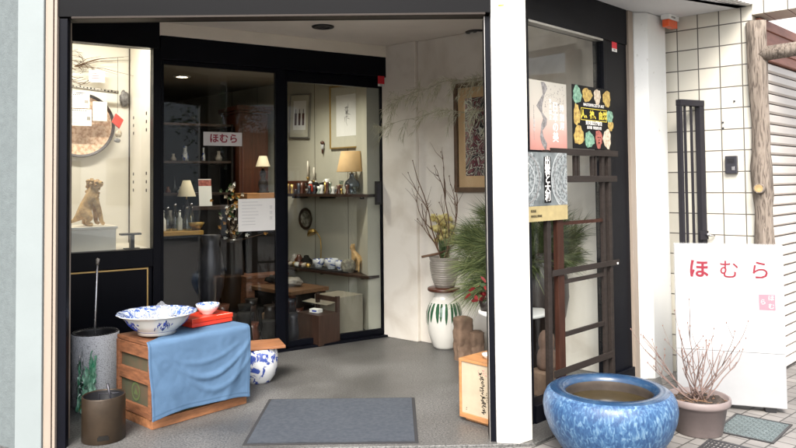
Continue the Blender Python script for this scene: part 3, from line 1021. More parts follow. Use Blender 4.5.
# planter with a bare shrub
pl = thing('planter', 'mauve plastic planter holding a bare twiggy shrub in front of the sign', 'planter', (1.675, 4.10, -0.018))
b = MB('mauve', 'soil')
b.lathe([(0.0, 0.0), (0.118, 0.0), (0.125, 0.006), (0.152, 0.155), (0.168, 0.160), (0.172, 0.172), (0.171, 0.197), (0.165, 0.201), (0.157, 0.197), (0.150, 0.15)], 48)
b.build('pot', pl)
b = MB('soil', 'twig', 'cut')
def soil(u, v):
    a = 2 * PI * u
    r = 0.155 * v
    x, y = r * math.cos(a), r * math.sin(a)
    return Vector((x, y, 0.168 + 0.035 * noise.noise(Vector((x * 26, y * 26, 1))) + 0.014 * (1 - v)))
b.grid(soil, 40, 12)
for i in range(60):
    a = rnd.uniform(0, 2 * PI); r = rnd.uniform(0, 0.135)
    c = Vector((r * math.cos(a), r * math.sin(a), 0.187))
    dd = Vector((rnd.uniform(-1, 1), rnd.uniform(-1, 1), rnd.uniform(-.2, .3))).normalized()
    b.tube([c, c + dd * rnd.uniform(.015, .045)], 0.0025, 4, 1)
b.build('soil', pl)
rnd = random.Random(3)
shrub = MB('twig_pink', 'bud')
def twig(p, d, L, r, depth):
    n = 5
    pts = [p]
    q = p.copy()
    dd = d.copy()
    for i in range(n):
        dd = (dd + Vector((rnd.uniform(-.16, .16), rnd.uniform(-.16, .16), rnd.uniform(-.04, .14)))).normalized()
        q = q + dd * (L / n)
        pts.append(q.copy())
    shrub.tube(pts, [r * (1 - 0.55 * i / n) for i in range(n + 1)], 5, 0)
    if depth > 0:
        for k in range(rnd.randint(1, 2) if depth > 1 else rnd.randint(0, 1)):
            i = rnd.randint(2, n - 1)
            nd = (dd + Vector((rnd.uniform(-1.1, 1.1), rnd.uniform(-.7, .7), rnd.uniform(-.2, .4)))).normalized()
            twig(pts[i], nd, L * rnd.uniform(.35, .6), r * 0.6, depth - 1)
    shrub.blob(q, 0.0034, 1, 1, 0.1, scale=(1, 1, 1.8))
for (ax, L) in ((-56, .32), (-50, .30), (-42, .38), (-36, .34), (-27, .42), (-18, .30), (-8, .42), (2, .34), (14, .36), (26, .28), (40, .36), (52, .40), (66, .34), (-34, .42), (58, .28), (-52, .34), (-22, .36), (34, .42), (48, .30)):
    a = R(ax + rnd.uniform(-4, 4))
    d = Vector((math.sin(a), rnd.uniform(-.45, .45), math.cos(a) * 0.95)).normalized()
    twig(Vector((rnd.uniform(-.05, .04), rnd.uniform(-.05, .05), 0.175)), d, L, 0.0042, 2)
shrub.build('shrub', pl)

# drain covers
dr = thing('drain_cover', 'pale green patterned drain cover with dark rim set in the paving', 'drain cover', (2.003, 4.142, -0.018), math.atan2(-0.123, 0.183) + R(-8))
b = MB('black')
for (x0, x1, y0, y1) in ((-.155, .155, -.195, -.182), (-.155, .155, .182, .195), (-.155, -.142, -.1815, .1815), (.142, .155, -.1815, .1815)):
    b.box(x0, x1, y0, y1, -0.01, 0.006)
b.build('rim', dr)
b = MB('grate')
b.box(-.1415, .1415, -.1815, .1815, -0.01, 0.004)
for i in range(12):
    for j in range(15):
        x = -.129 + i * .0235; y = -.168 + j * .024
        a = R(45) if (i + j) % 2 else R(-45)
        b.box(-.010, .010, -.003, .003, 0.0041, 0.0065, 0, T(x, y, 0) @ RZ(a))
b.build('plate', dr)
dr2 = thing('drain_cover', 'dark iron drain grate at the lower edge before the planter', 'drain cover', (1.69, 3.79, -0.018), R(-42))
b = MB('darkgrate')
b.box(-.13, .13, -.13, -.118, -.01, .006); b.box(-.13, .13, .118, .13, -.01, .006)
b.box(-.13, -.118, -.1175, .1175, -.01, .006); b.box(.118, .13, -.1175, .1175, -.01, .006)
b.build('rim', dr2)
b = MB('darkgrate', 'black')
for i in range(11):
    x = -.105 + i * .021
    b.box(x - .004, x + .004, -.1175, .1175, -.008, .005)
for j in range(6):
    y = -.09 + j * .036
    b.box(-.1175, .1175, y - .003, y + .003, -.012, .003)
b.build('grille', dr2)

# ------------------------------------------------------------------ porch things
# door mat
dm = thing('door_mat', 'blue grey rectangular door mat with black rubber edge', 'mat', (-0.379, 4.313, 0.001), R(0.2))
b = MB('rubber')
b.box(-0.472, 0.472, -0.405, 0.405, 0.0, 0.004)
b.build('rubber_edge', dm, bevel=0.001)
b = MB('matfab')
def pile(u, v):
    x = -0.452 + 0.904 * u; y = -0.387 + 0.774 * v
    return Vector((x, y, 0.0075 + 0.0012 * noise.noise(Vector((x * 5, y * 5, 0)))))
b.grid(pile, 40, 34)
b.box(-0.452, 0.452, -0.387, 0.387, 0.0041, 0.0062)
b.build('pile', dm)

# crate with cloth
CR = math.atan2(0.489, 0.44)
ct = thing('wooden_crate', 'old wooden crate with dark printed side under the blue cloth', 'crate', (-1.42, 4.161, 0.0), CR)
b = MB('cratewood', 'crategreen', 'cratebase')
b.box(0.0, 0.655, 0.0, 0.405, 0.0, 0.055, 2)                 # base board
b.box(0.012, 0.643, 0.012, 0.393, 0.0551, 0.468, 1)          # body
b.build('body', ct, bevel=0.003)
b = MB('cratewood')
b.box(-0.004, 0.659, -0.004, 0.409, 0.4681, 0.492)
b.build('lid', ct, bevel=0.003)
for (z0, z1) in ((0.395, 0.465), (0.245, 0.315), (0.058, 0.115)):
    b = MB('cratewood')
    b.box(-0.006, 0.0115, 0.03, 0.375, z0, z1)
    b.build('side_slat', ct, bevel=0.002)
for y in (0.0, 0.3755):
    b = MB('cratewood')
    b.box(-0.010, 0.0115, y, y + 0.0295, 0.0555, 0.467)
    b.build('corner_batten', ct, bevel=0.002)
b = MB('cratewood')
b.box(0.03, 0.625, -0.006, 0.0115, 0.30, 0.465); b.box(0.03, 0.625, -0.006, 0.0115, 0.10, 0.28)
b.box(0.626, 0.659, -0.010, 0.0115, 0.0555, 0.467)
b.build('front_slat', ct, bevel=0.002)
b = MB('needle', 'crategreen')
lm = Matrix(((0, 0, -1, 0.0105), (-1, 0, 0, 0.0), (0, 1, 0, 0.0), (0, 0, 0, 1)))
# round printed badge on the side: a ring with a triangle inside
for i in range(28):
    a0 = 2 * PI * i / 28; a1 = 2 * PI * (i + 1) / 28
    P = []
    for (a, r) in ((a0, .050), (a1, .050), (a1, .038), (a0, .038)):
        P.append((0.0100, 0.205 + r * math.cos(a), 0.180 + r * math.sin(a) * 1.1))
    b.quad(*[(p[0], p[1], p[2]) for p in P], 0)
b.tri((0.0100, 0.18, 0.162), (0.0100, 0.23, 0.162), (0.0100, 0.205, 0.205), 0)
b.build('badge', ct)

# the blue cloth: lies over the right part of the lid and hangs down the front
M['hem'] = mat('blue_cotton_hem', (0.070, 0.125, 0.210), 1.0, bump=0.3, bscale=300, spec=0.02)
cb = MB('cloth', 'hem')
CW0, CW1 = -0.055, 0.672
def cloth(u, v):
    # u along the crate, v from the back of the lid over the front edge down to the hem
    top = 0.36
    drop = 0.44 - 0.030 * math.sin(u * PI) + 0.012 * u
    L = top + drop
    s = v * L
    x = 0.0 + 0.655 * u
    sag = 0.0
    if s < top:
        y = top - s
        xl = min(.15, max(0, y - .01) * 1.4)
        x = xl + (0.655 - xl) * u
        z = 0.4985 + 0.0022 * noise.noise(Vector((x * 9, y * 9, 2)))
        e = max(0, 1 - (y / 0.03)) if y < 0.03 else 0
        y = y - e * 0.006
    else:
        d = s - top
        k = min(1, d / 0.28)
        r = min(d, 0.02)
        y = -0.012 - r * 0.5
        z = 0.4985 - d
        # soft irregular folds: two fans from the upper corners meeting in slack swags
        def crest(t, c, w):
            return math.exp(-((t - c) / w) ** 2)
        th_l = math.atan2(d + .02, x + .03)
        th_r = math.atan2(d + .02, 0.70 - x)
        arc1 = d - (0.255 - 2.0 * (x - .37) ** 2)
        arc2 = d - (0.165 - 1.15 * (x - .33) ** 2)
        arc3 = d - (0.34 - 2.6 * (x - .42) ** 2)
        fan = 0.011 * crest(arc1, 0, .016) + 0.007 * crest(arc2, 0, .014) + 0.006 * crest(arc3, 0, .018)
        fan += 0.010 * crest(th_l, .30, .045) * max(0, 1 - x / .35) + 0.006 * crest(th_l, 1.15, .07) + 0.006 * crest(th_r, 1.1, .07)
        fan *= 1.9 * k * (0.6 + 0.5 * noise.noise(Vector((x * 4, d * 4, 9))))
        hem = (math.sin(x * 15 + 0.7) * 0.5 + 0.5) * 0.010 * k * k
        y -= fan + hem + 0.014 * k + 0.005 * noise.noise(Vector((x * 6, d * 9, 4))) + 0.0015 * noise.noise(Vector((x * 30, d * 30, 1)))
        x = x + (u - 0.5) * -0.02 * k + 0.008 * math.sin(d * 11) * (1 if u > .5 else -1) * abs(u - .5)
        z += 0.006 * math.sin(u * 9) * k
    if u < 0.0001:
        pass
    return Vector((x - (0.040 if s > top else 0.012 + .028 * max(0, 1 - y / .05)) * (1 - u) + 0.010 * u, y, z))
cb.grid(cloth, 72, 80, mfun=lambda i, j: 1 if j in (77,) or i in (1, 70) else 0)
co = cb.build('blue_cloth', None, (-1.42, 4.161, 0.0), CR)
sol = co.modifiers.new('thickness', 'SOLIDIFY')
sol.thickness = 0.0035
sol.offset = 1
ss = co.modifiers.new('smooth', 'SUBSURF')
ss.levels = 1
ss.render_levels = 1
tag(co, 'plain blue cloth draped over the wooden crate', 'cloth')
def cl(x, y, z=0.0):     # a point on the crate frame
    return (-1.42 + math.cos(CR) * x - math.sin(CR) * y, 4.161 + math.sin(CR) * x + math.cos(CR) * y, z)

# big bowl
bw = thing('porcelain_bowl', 'wide blue and white porcelain bowl on the blue cloth', 'bowl', cl(0.135, 0.185, 0.506))
b = MB('glaze_white', 'porcelain_in', 'blueink')
rf = lambda a, z: 1 + (0.012 * math.cos(a * 14) if z > 0.09 else 0)
prof = [(0.0, 0.002), (0.10, 0.002), (0.112, 0.0), (0.113, 0.018), (0.135, 0.034), (0.168, 0.064), (0.188, 0.094), (0.205, 0.112), (0.232, 0.121), (0.234, 0.126), (0.228, 0.128), (0.200, 0.119), (0.180, 0.098), (0.155, 0.062), (0.11, 0.034), (0.0, 0.028)]
b.lathe(prof, 70, mfun=lambda k: 0 if k < 9 else 1, rfun=rf)
b.build('body', bw)
b = MB('blueink')
def on_bowl(a, z):
    pr = [(0.113, 0.018), (0.135, 0.034), (0.168, 0.064), (0.188, 0.094), (0.205, 0.112)]
    for (ra, za), (rb, zb) in zip(pr, pr[1:]):
        if za <= z <= zb:
            r = ra + (rb - ra) * (z - za) / (zb - za) + 0.0012
            return Vector((r * math.cos(a), r * math.sin(a), z))
    return Vector((0.2062 * math.cos(a), 0.2062 * math.sin(a), z))
for a_c in (-58, -128, -200, 20):
    for k in range(26):
        a = R(a_c) + rnd.gauss(0, 0.15); z = 0.066 + rnd.uniform(-.025, .028)
        pp = [on_bowl(a + 0.045 * math.sin(t * 1.3 + k) * t / 3, min(.108, max(.022, z + 0.012 * math.cos(t * 1.1 + k * 2)))) for t in range(4)]
        b.tube(pp, [0.001, 0.0032, 0.003, 0.0008], 4)
for i in range(70):
    a = 2 * PI * i / 70
    b.tube([on_bowl(a, 0.022), on_bowl(a + 2 * PI / 70, 0.022)], 0.0012, 4)
b.build('brushwork', bw)
fm_ = bpy.data.materials.new('cloudy_film')
fm_.use_nodes = True
fb_ = fm_.node_tree.nodes['Principled BSDF']
fb_.inputs['Base Color'].default_value = (.50, .52, .56, 1)
fb_.inputs['Roughness'].default_value = .18
fb_.inputs['Alpha'].default_value = .22
M['cloudy_film'] = fm_
pb = MB('cloudy_film')
for i in range(3):
    def film(u, v, i=i):
        x, y = (u - .5) * .26, (v - .5) * .17
        h = .05 * noise.noise(Vector((u * 3.1 + i * 7, v * 2.7, i))) + .022 * abs(noise.noise(Vector((u * 9, v * 8, i * 3)))) + .075 * math.exp(-((u - .62) / .2) ** 2 - ((v - .4) / .3) ** 2)
        a = i * .9
        return Vector((x * math.cos(a) - y * math.sin(a), x * math.sin(a) + y * math.cos(a), .02 + .012 * i + h))
    pb.grid(film, 22, 16, 0, smooth=False)
o = pb.build('plastic_bag', None, cl(0.15, 0.19, 0.560))
tag(o, 'crumpled clear plastic bag lying in the wide porcelain bowl', 'plastic bag')
st_ = MB('ink', 'greyglaze', 'stone')
for i in range(26):
    st_.blob((rnd.uniform(-.11, .11), rnd.uniform(-.1, .1), rnd.uniform(0, .02)), rnd.uniform(.012, .024), rnd.choice((0, 0, 2, 1)), 2, 0.4, 2, i)
o = st_.build('trinkets', None, cl(0.135, 0.185, 0.560))
o['kind'] = 'stuff'
tag(o, 'small dark and grey trinkets filling the wide porcelain bowl', 'trinkets')

# red box and the small bowl on it
rb = thing('lacquer_box', 'flat bright red lacquer box on the blue cloth', 'box', cl(0.495, 0.245, 0.506), R(49) )
b = MB('redlac')
b.box(-0.150, 0.150, -0.105, 0.105, 0.0, 0.026)
b.build('base', rb, bevel=0.003)
b = MB('redlac')
b.box(-0.153, 0.153, -0.108, 0.108, 0.0265, 0.054)
b.build('lid', rb, bevel=0.003)
sb = thing('small_bowl', 'small white patterned bowl on the red lacquer box', 'bowl', cl(0.515, 0.225, 0.5605))
b = MB('glaze_white', 'porcelain_in')
b.lathe([(0.0, 0.001), (0.036, 0.0), (0.037, 0.008), (0.055, 0.022), (0.070, 0.045), (0.076, 0.066), (0.073, 0.066), (0.066, 0.045), (0.05, 0.024), (0.0, 0.014)], 40, mfun=lambda k: 0 if k < 6 else 1)
b.build('body', sb)
b = MB('blueink')
for i in range(44):
    a = 2 * PI * i / 44
    b.tube([Vector((0.0715 * math.cos(a), 0.0715 * math.sin(a), .047 + .006 * (i % 2))), Vector((0.0735 * math.cos(a + .1), 0.0735 * math.sin(a + .1), .055 + .005 * (i % 3)))], 0.0013, 4)
b.build('brushwork', sb)

# blue and white hibachi with board on it, behind the crate
hb = thing('porcelain_hibachi', 'round blue and white porcelain brazier standing behind the crate', 'brazier', (-1.005, 5.16, 0.0))
b = MB('porcelain', 'glaze_white')
b.lathe([(0.0, 0.003), (0.085, 0.0), (0.092, 0.012), (0.118, 0.05), (0.136, 0.11), (0.139, 0.16), (0.134, 0.21), (0.125, 0.238), (0.118, 0.243), (0.110, 0.238), (0.112, 0.15), (0.0, 0.05)], 48)
b.build('body', hb)
bd = MB('cratebase')
bd.box(-0.17, 0.17, -0.125, 0.125, 0.0, 0.019)
o = bd.build('wooden_board', None, (-1.005, 5.16, 0.2445), R(20), bevel=0.003)
tag(o, 'flat wooden board lying on top of the porcelain brazier', 'board')

# umbrella stands
us = thing('umbrella_stand', 'tall speckled grey ceramic umbrella stand', 'umbrella stand', (-1.972, 4.70, 0.0))
b = MB('granite', 'black')
b.lathe([(0.0, 0.0), (0.142, 0.0), (0.145, 0.005), (0.145, 0.445), (0.143, 0.45), (0.128, 0.45), (0.126, 0.44), (0.126, 0.03), (0.0, 0.03)], 48, mfun=lambda k: 0 if k < 4 else 1)
b.build('body', us)
b = MB('black')
for i in range(48):
    a = 2 * PI * i / 48
    b.blob((0.1355 * math.cos(a), 0.1355 * math.sin(a), 0.452), 0.0062, 0, 1, 0)
b.build('beaded_rim', us)
cn = thing('walking_cane', 'thin grey metal cane standing in the speckled umbrella stand', 'cane', (-1.985, 4.72, 0.031))
b = MB('steel')
b.tube([(0.02, 0.03, 0.0), (0.0, 0.0, 0.45), (0.028, -0.03, 0.86)], [0.007, 0.007, 0.007], 10)
b.build('shaft', cn)
b = MB('greyglaze')
b.tube([(0.028, -0.03, 0.855), (0.031, -0.03, 0.89), (0.025, -0.03, 0.895)], [0.009, 0.012, 0.004], 10)
b.build('knob', cn)
br = thing('bronze_bucket', 'squat bronze cylinder bucket with a slot near its foot', 'bucket', (-1.645, 4.035, 0.0))
b = MB('bronze', 'black')
b.lathe([(0.0, 0.0), (0.110, 0.0), (0.114, 0.004), (0.114, 0.238), (0.1125, 0.242), (0.107, 0.242), (0.106, 0.236), (0.104, 0.03), (0.0, 0.03)], 48, mfun=lambda k: 0 if k < 6 else 1)
b.build('body', br)
b = MB('ink')
aim = math.atan2(-4.035, 1.645)
for i in range(9):
    a = aim + R(-14 + 3.2 * i)
    b.box(-0.002, 0.0016, -0.0045, 0.0045, 0.024, 0.050 - (.008 if i in (0, 8) else 0), 0, RZ(a) @ T(0.1142, 0, 0))
b.build('slot', br)
th = thing('ash_tongs', 'short dark rod standing in the bronze bucket', 'tongs', (-1.625, 4.06, 0.031))
b = MB('darkmetal')
b.tube([(0.04, 0.0, 0.0), (0.004, 0.0, 0.2), (-0.01, 0.0, 0.262)], [0.006, 0.006, 0.008], 8)
b.tube([(-0.06, 0.03, 0.0), (-0.07, 0.03, 0.2), (0.05, 0.02, 0.206)], [0.004, 0.004, 0.004], 8)
b.build('rods', th)
gb = MB('greenplastic', 'yellowplastic', 'plastic_film')
rnd = random.Random(21)
for q in range(15):
    x0 = rnd.uniform(-.045, .045); y0 = rnd.uniform(-.03, .03); hh = rnd.uniform(.16, .40); lean = rnd.uniform(-.03, .03)
    ww_ = rnd.uniform(.018, .040); ph = rnd.uniform(0, 6); rot = rnd.uniform(-.9, .9)
    def strip(u, v):
        w = ww_ * (1.05 - .85 * v) * (1 + .5 * noise.noise(Vector((v * 7, ph, u))))
        xx = (u - .5) * 2 * w + .012 * noise.noise(Vector((v * 6, ph, 3)))
        yy = .020 * noise.noise(Vector((u * 3, v * 8, ph))) + .012 * noise.noise(Vector((u * 9, v * 19, ph)))
        return Vector((x0 + lean * v + xx * math.cos(rot) - yy * math.sin(rot), y0 + xx * math.sin(rot) + yy * math.cos(rot), .004 + hh * v))
    gb.grid(strip, 6, 20, 0, smooth=False, mfun=lambda i, j, q=q: 1 if (q % 5 == 1 and j < 8) else (2 if q % 3 == 2 else 0))
o = gb.build('green_bag', None, (-1.945, 4.475, 0.0))
tag(o, 'crumpled green plastic bag squeezed beside the speckled stand', 'plastic bag')

# calligraphy sign box
sx = math.atan2(-0.72, 0.695)
cs = thing('sign_box', 'low wooden box sign with black brush calligraphy', 'sign', (0.354, 4.292, 0.0), sx)
b = MB('wood')
b.box(0.0, 0.285, 0.0, 0.30, 0.022, 0.345)
b.box(0.02, 0.265, 0.02, 0.28, 0.0, 0.0215)
b.build('body', cs, bevel=0.003)
b = MB('wood')
for (x0, x1, z0, z1) in ((0.0, 0.285, 0.3455, 0.362), (0.0, 0.285, 0.0225, 0.050), (0.0, 0.016, 0.0505, 0.345), (0.269, 0.285, 0.0505, 0.345)):
    b.box(x0, x1, -0.012, -0.0005 if z0 < .34 else 0.30, z0, z1)
b.build('frame', cs, bevel=0.002)
b = MB('paper_cream')
b.box(0.0165, 0.2685, -0.006, -0.001, 0.0505, 0.345)
b.build('panel', cs)
b = MB('ink', 'pink_ink')
# running brush column: joined strokes of a cursive hand
z = 0.305
x = 0.165
for k in range(15):
    n = rnd.randint(3, 5)
    pts = []
    for i in range(n):
        pts.append((x + rnd.uniform(-.020, .020), -0.0068, z - rnd.uniform(0, 0.017)))
    pts.append((x + rnd.uniform(-.005, .005), -0.0068, z - 0.0155))
    b.tube(pts, [rnd.uniform(.0012, .0030) for _ in pts], 5, 0)
    z -= 0.0155
    x += 0.0012
for (xx, zz, n, m_) in ((0.205, 0.20, 5, 0), (0.145, 0.318, 3, 1), (0.18, 0.322, 3, 1), (0.20, 0.31, 2, 1), (0.05, 0.085, 2, 0)):
    for k in range(n):
        pts = [(xx + rnd.uniform(-.009, .009), -0.0068, zz - k * .012 - rnd.uniform(0, .011)) for i in range(4)]
        b.tube(pts, [rnd.uniform(.0005, .0013) for _ in pts], 5, m_)
b.build('calligraphy', cs)
o = MB('glaze_white').lathe([(0.0, 0.0), (0.02, 0.0), (0.034, 0.02), (0.037, 0.03), (0.033, 0.03), (0.018, 0.006), (0.0, 0.006)], 24).build('saucer', None, (0.515, 4.255, 0.3625))
tag(o, 'tiny white dish on top of the calligraphy box sign', 'dish')

# vase tower
vz = thing('ceramic_vase', 'large white floor vase with dripping green glaze', 'vase', (0.378, 6.13, 0.0))
b = MB('glaze_white', 'greenglaze')
vp = [(0.0, 0.002), (0.085, 0.0), (0.10, 0.02), (0.135, 0.12), (0.152, 0.22), (0.150, 0.30), (0.128, 0.37), (0.095, 0.41), (0.084, 0.435), (0.088, 0.47), (0.094, 0.478), (0.08, 0.478), (0.07, 0.44), (0.0, 0.40)]
b.lathe(vp, 48)
b.build('body', vz)
b = MB('greenglaze')
def on_vase(a, z, e=0.004):
    for (ra, za), (rb_, zb) in zip(vp, vp[1:]):
        if za <= z <= zb and zb > za:
            r = ra + (rb_ - ra) * (z - za) / (zb - za) + e
            return Vector((r * math.cos(a), r * math.sin(a), z))
    return Vector((0.13 * math.cos(a), 0.13 * math.sin(a), z))
for i in range(21):
    a = 2 * PI * i / 21 + rnd.uniform(-.06, .06)
    zl = rnd.uniform(0.19, 0.28)
    tw_ = rnd.uniform(-.12, .12)
    pts = [on_vase(a + tw_ * t, 0.385 - (0.385 - zl) * t) for t in (0, .2, .45, .7, .9, 1)]
    w_ = rnd.uniform(.010, .017)
    for (pa, pb_), (wa, wb) in zip(zip(pts, pts[1:]), ((.6, 1), (1, 1.1), (1.1, .9), (.9, .5), (.5, .1))):
        ta = Vector((-math.sin(a), math.cos(a), 0))
        b.quad(pa - ta * w_ * wa, pa + ta * w_ * wa, pb_ + ta * w_ * wb, pb_ - ta * w_ * wb)
b.build('glaze_drips', vz)
o = MB('mahogany').lathe([(0.0, 0.0), (0.135, 0.0), (0.14, 0.008), (0.14, 0.022), (0.133, 0.03), (0.0, 0.03)], 36).build('wooden_stand', None, (0.378, 6.13, 0.4785))
tag(o, 'round reddish wooden disc between the white vase and the grey pot', 'plant stand')
gp = thing('stoneware_pot', 'grey banded stoneware pot of yellow flowers on the wooden disc', 'pot', (0.380, 6.125, 0.509))
b = MB('greyglaze', 'soil')
gpf = [(0.07, 0.0), (0.085, 0.02), (0.105, 0.08), (0.118, 0.15), (0.122, 0.20), (0.118, 0.225), (0.124, 0.24), (0.128, 0.255)]
fine_p = [(0.0, 0.0)]
for (ra, za), (rb_, zb) in zip(gpf, gpf[1:]):
    nn_ = max(2, int((zb - za) / .004))
    for q in range(nn_):
        z_ = za + (zb - za) * q / nn_
        fine_p.append((ra + (rb_ - ra) * q / nn_ + .0022 * math.sin(z_ * 330), z_))
fine_p += [(0.128, 0.255), (0.117, 0.256), (0.108, 0.22), (0.0, 0.21)]
b.lathe(fine_p, 44, mfun=lambda k: 1 if k == len(fine_p) - 2 else 0)
b.build('pot', gp)
rnd = random.Random(11)
fl = MB('leaf', 'petal', 'petal_or')
for i in range(34):
    a = rnd.uniform(0, 2 * PI); sp_ = rnd.uniform(.02, .12) - .02
    base = Vector((rnd.uniform(-.04, .04), rnd.uniform(-.04, .04), 0.20))
    top = Vector((sp_ * math.cos(a), sp_ * math.sin(a), rnd.uniform(0.38, 0.58)))
    mid = base.lerp(top, .5) + Vector((0, 0, .03))
    if i < 18:
        fl.tube([base, mid, top], [0.0035, 0.003, 0.002], 5, 0)
        for k in range(4):
            c = top + Vector((rnd.uniform(-.028, .028), rnd.uniform(-.028, .028), rnd.uniform(-.02, .025)))
            for q in range(6):
                t = 2 * PI * q / 6
                dd = Vector((math.cos(t), math.sin(t) - .6, math.sin(t) * .6 + .2))
                fl.blade(c, dd, 0.034, 0.026, Vector((0, 1, .3)), 1)
            fl.blob(c + Vector((0, -.006, 0)), 0.0055, 2, 1, 0)
    else:
        fl.blade(base, (top - base) + Vector((0, 0, .04)), (top - base).length * rnd.uniform(.8, 1.1), 0.013, Vector((rnd.uniform(-1, 1), 1, 0)), 0, 0.15)
fl.build('flowers', gp)
rnd = random.Random(4)
bb = MB('twig')
def bare(p, d, L, r, dep):
    pts = [p]; q = p.copy(); dd = d.normalized()
    for i in range(6):
        dd = (dd + Vector((rnd.uniform(-.22, .22), rnd.uniform(-.22, .22), rnd.uniform(-.08, .14)))).normalized()
        q = q + dd * L / 6
        pts.append(q.copy())
    bb.tube(pts, [r * (1 - .6 * i / 6) for i in range(7)], 6)
    if dep:
        for k in range(3):
            i = rnd.randint(1, 5)
            nd = dd + Vector((rnd.uniform(-1, 1), rnd.uniform(-.6, .6), rnd.uniform(-.1, .6)))
            bare(pts[i], nd, L * rnd.uniform(.3, .5), r * .6, dep - 1)
        bb.blob(q, .006, 0, 1, 0)
for (d, L) in (((-.22, -.1, 1), .92), ((.05, 0, 1), .70), ((.30, -.2, 1), .74), ((-.45, -.1, .9), .55), ((.15, -.2, 1), .85)):
    bare(Vector((rnd.uniform(-.03, .03), rnd.uniform(-.03, .03), .2)), Vector(d), L, .0075, 2)
bb.tube([(-0.19, -0.06, 0.262), (-0.05, -.03, 0.285), (0.02, 0, 0.31)], [.010, .011, .009], 8)
bb.build('bare_branches', gp)

# pine arrangement in the dark urn, white round table in front
ur = thing('dark_urn', 'big dark brown glazed urn holding a sweeping green pine bough', 'urn', (1.04, 5.42, 0.0))
b = MB('urn')
b.lathe([(0.0, 0.0), (0.12, 0.0), (0.13, 0.03), (0.12, 0.14), (0.15, 0.26), (0.20, 0.40), (0.225, 0.54), (0.222, 0.66), (0.19, 0.77), (0.14, 0.83), (0.15, 0.87), (0.13, 0.87), (0.11, 0.82), (0.0, 0.6)], 44)
b.build('body', ur)
pn = MB('needle', 'needle2', 'twig')
rnd = random.Random(5)
base = Vector((0.02, 0.0, 0.80))
for (dx, dy, dz, L) in ((-.85, -.1, .30, .52), (-.95, -.1, .05, .46), (-.6, -.1, .60, .48), (-.25, .05, .75, .42), (.15, 0, .75, .34), (-.75, -.15, -.20, .46), (.5, -.05, .45, .34), (-.45, -.2, .2, .38), (-.9, 0, .45, .50), (.1, -.2, .35, .32), (-.55, -.2, -.1, .36), (.7, -.05, .15, .28), (-.15, -.25, .05, .3)):
    d = Vector((dx, dy, dz)).normalized()
    n = 9
    pts = [base + d * L * i / n + Vector((0, 0, -0.05 * (i / n) ** 2)) for i in range(n + 1)]
    pn.tube(pts, [.009 * (1 - .7 * i / n) for i in range(n + 1)], 5, 2)
    for i in range(1, n + 1):
        for k in range(150 if d.x < -.3 else 90):
            dd = (d * 1.1 + Vector((rnd.gauss(0, .38), rnd.gauss(0, .38), rnd.gauss(.05, .38)))).normalized()
            pn.blade(pts[i] + d * rnd.uniform(-.03, .03), dd, rnd.uniform(.15, .32), rnd.uniform(.0024, .0044), Vector((rnd.uniform(-1, 1), 1, rnd.uniform(-1, 1))), 0 if rnd.random() < .68 else 1, .18)
pn.build('pine_bough', ur, recalc=False)
rt = thing('round_table', 'small round white topped table behind the post', 'table', (0.80, 5.12, 0.0))
b = MB('white')
b.lathe([(0.0, 0.462), (0.235, 0.462), (0.245, 0.468), (0.245, 0.482), (0.238, 0.487), (0.0, 0.487)], 44)
b.build('table_top', rt)
b = MB('darkwood')
b.lathe([(0.0, 0.0), (0.15, 0.0), (0.15, 0.02), (0.03, 0.05), (0.028, 0.4615), (0.0, 0.4615)], 24)
b.build('leg', rt)
rp = thing('red_plant', 'small plant with dark red leaves on the round white table', 'plant', (0.615, 5.12, 0.4875))
rf_ = MB('petal_red', 'leaf')
rnd = random.Random(9)
for i in range(46):
    c = Vector((rnd.gauss(0, .05), rnd.gauss(0, .04), rnd.uniform(.06, .20)))
    dd = Vector((rnd.uniform(-1, 1), rnd.uniform(-1, .3), rnd.uniform(-.2, 1)))
    rf_.blade(c, dd, rnd.uniform(.05, .08), rnd.uniform(.018, .028), Vector((0, 1, .2)), 0 if rnd.random() < .7 else 1, .2)
rf_.build('foliage', rp)
MB('urn').lathe([(0.0, 0.0), (.04, 0.0), (.055, .07), (.05, .075), (0, .06)], 16).build('pot', rp)
o = MB('ink').blob((0, 0, 0.13), 0.14, 0, 3, 0.5, 2.2, 5, (.75, .7, .95)).build('dark_bundle', None, (0.63, 4.83, 0.0))
tag(o, 'dark blue black bundle on the porch floor behind the box sign', 'bundle')
for (x, y, h, w_, d_, lab) in ((0.500, 5.73, 0.345, 0.070, 0.060, 'taller of the two rough brown stone posts by the vase'), (0.600, 5.70, 0.235, 0.055, 0.065, 'shorter rough brown stone post beside the taller stone')):
    sm = MB('stone')
    def rock(u, v, h=h, w_=w_, d_=d_):
        a = 2 * PI * u
        c, s = math.cos(a), math.sin(a)
        q = 4
        k = 1.0 / ((abs(c) ** q + abs(s) ** q) ** (1 / q))
        tt = min(1, (1 - v) / .06) ** .5 if v > .94 else 1
        nn = 1 + .14 * noise.noise(Vector((c * 2, s * 2, v * h * 14))) + .07 * noise.noise(Vector((c * 6, s * 6, v * h * 40)))
        return Vector((w_ * c * k * nn * tt, d_ * s * k * nn * tt, h * v))
    sm.grid(rock, 40, 30)
    o = sm.build('stone_post', None, (x, y, -0.002), R(rnd.uniform(10, 30)))
    tag(o, lab, 'stone', 'rough stone posts')
jz = MB('palestone')
jz.lathe([(0.0, 0.0), (0.075, 0.0), (0.082, 0.03), (0.080, 0.09), (0.070, 0.125), (0.058, 0.140), (0.066, 0.165), (0.069, 0.20), (0.060, 0.238), (0.035, 0.262), (0.0, 0.268)], 28, rfun=lambda a, z: 1 + .07 * noise.noise(Vector((math.cos(a) * 2, math.sin(a) * 2, z * 14))))
o = jz.build('stone_figure', None, (0.965, 4.78, 0.163))
o.scale = (.78, .78, .95)
tag(o, 'pale rounded stone figure standing behind the window glass', 'statue')
o = MB('stone').box(-.1, .1, -.09, .09, 0, .161).build('stone_block', None, (0.965, 4.78, 0.0), R(40), bevel=0.01)
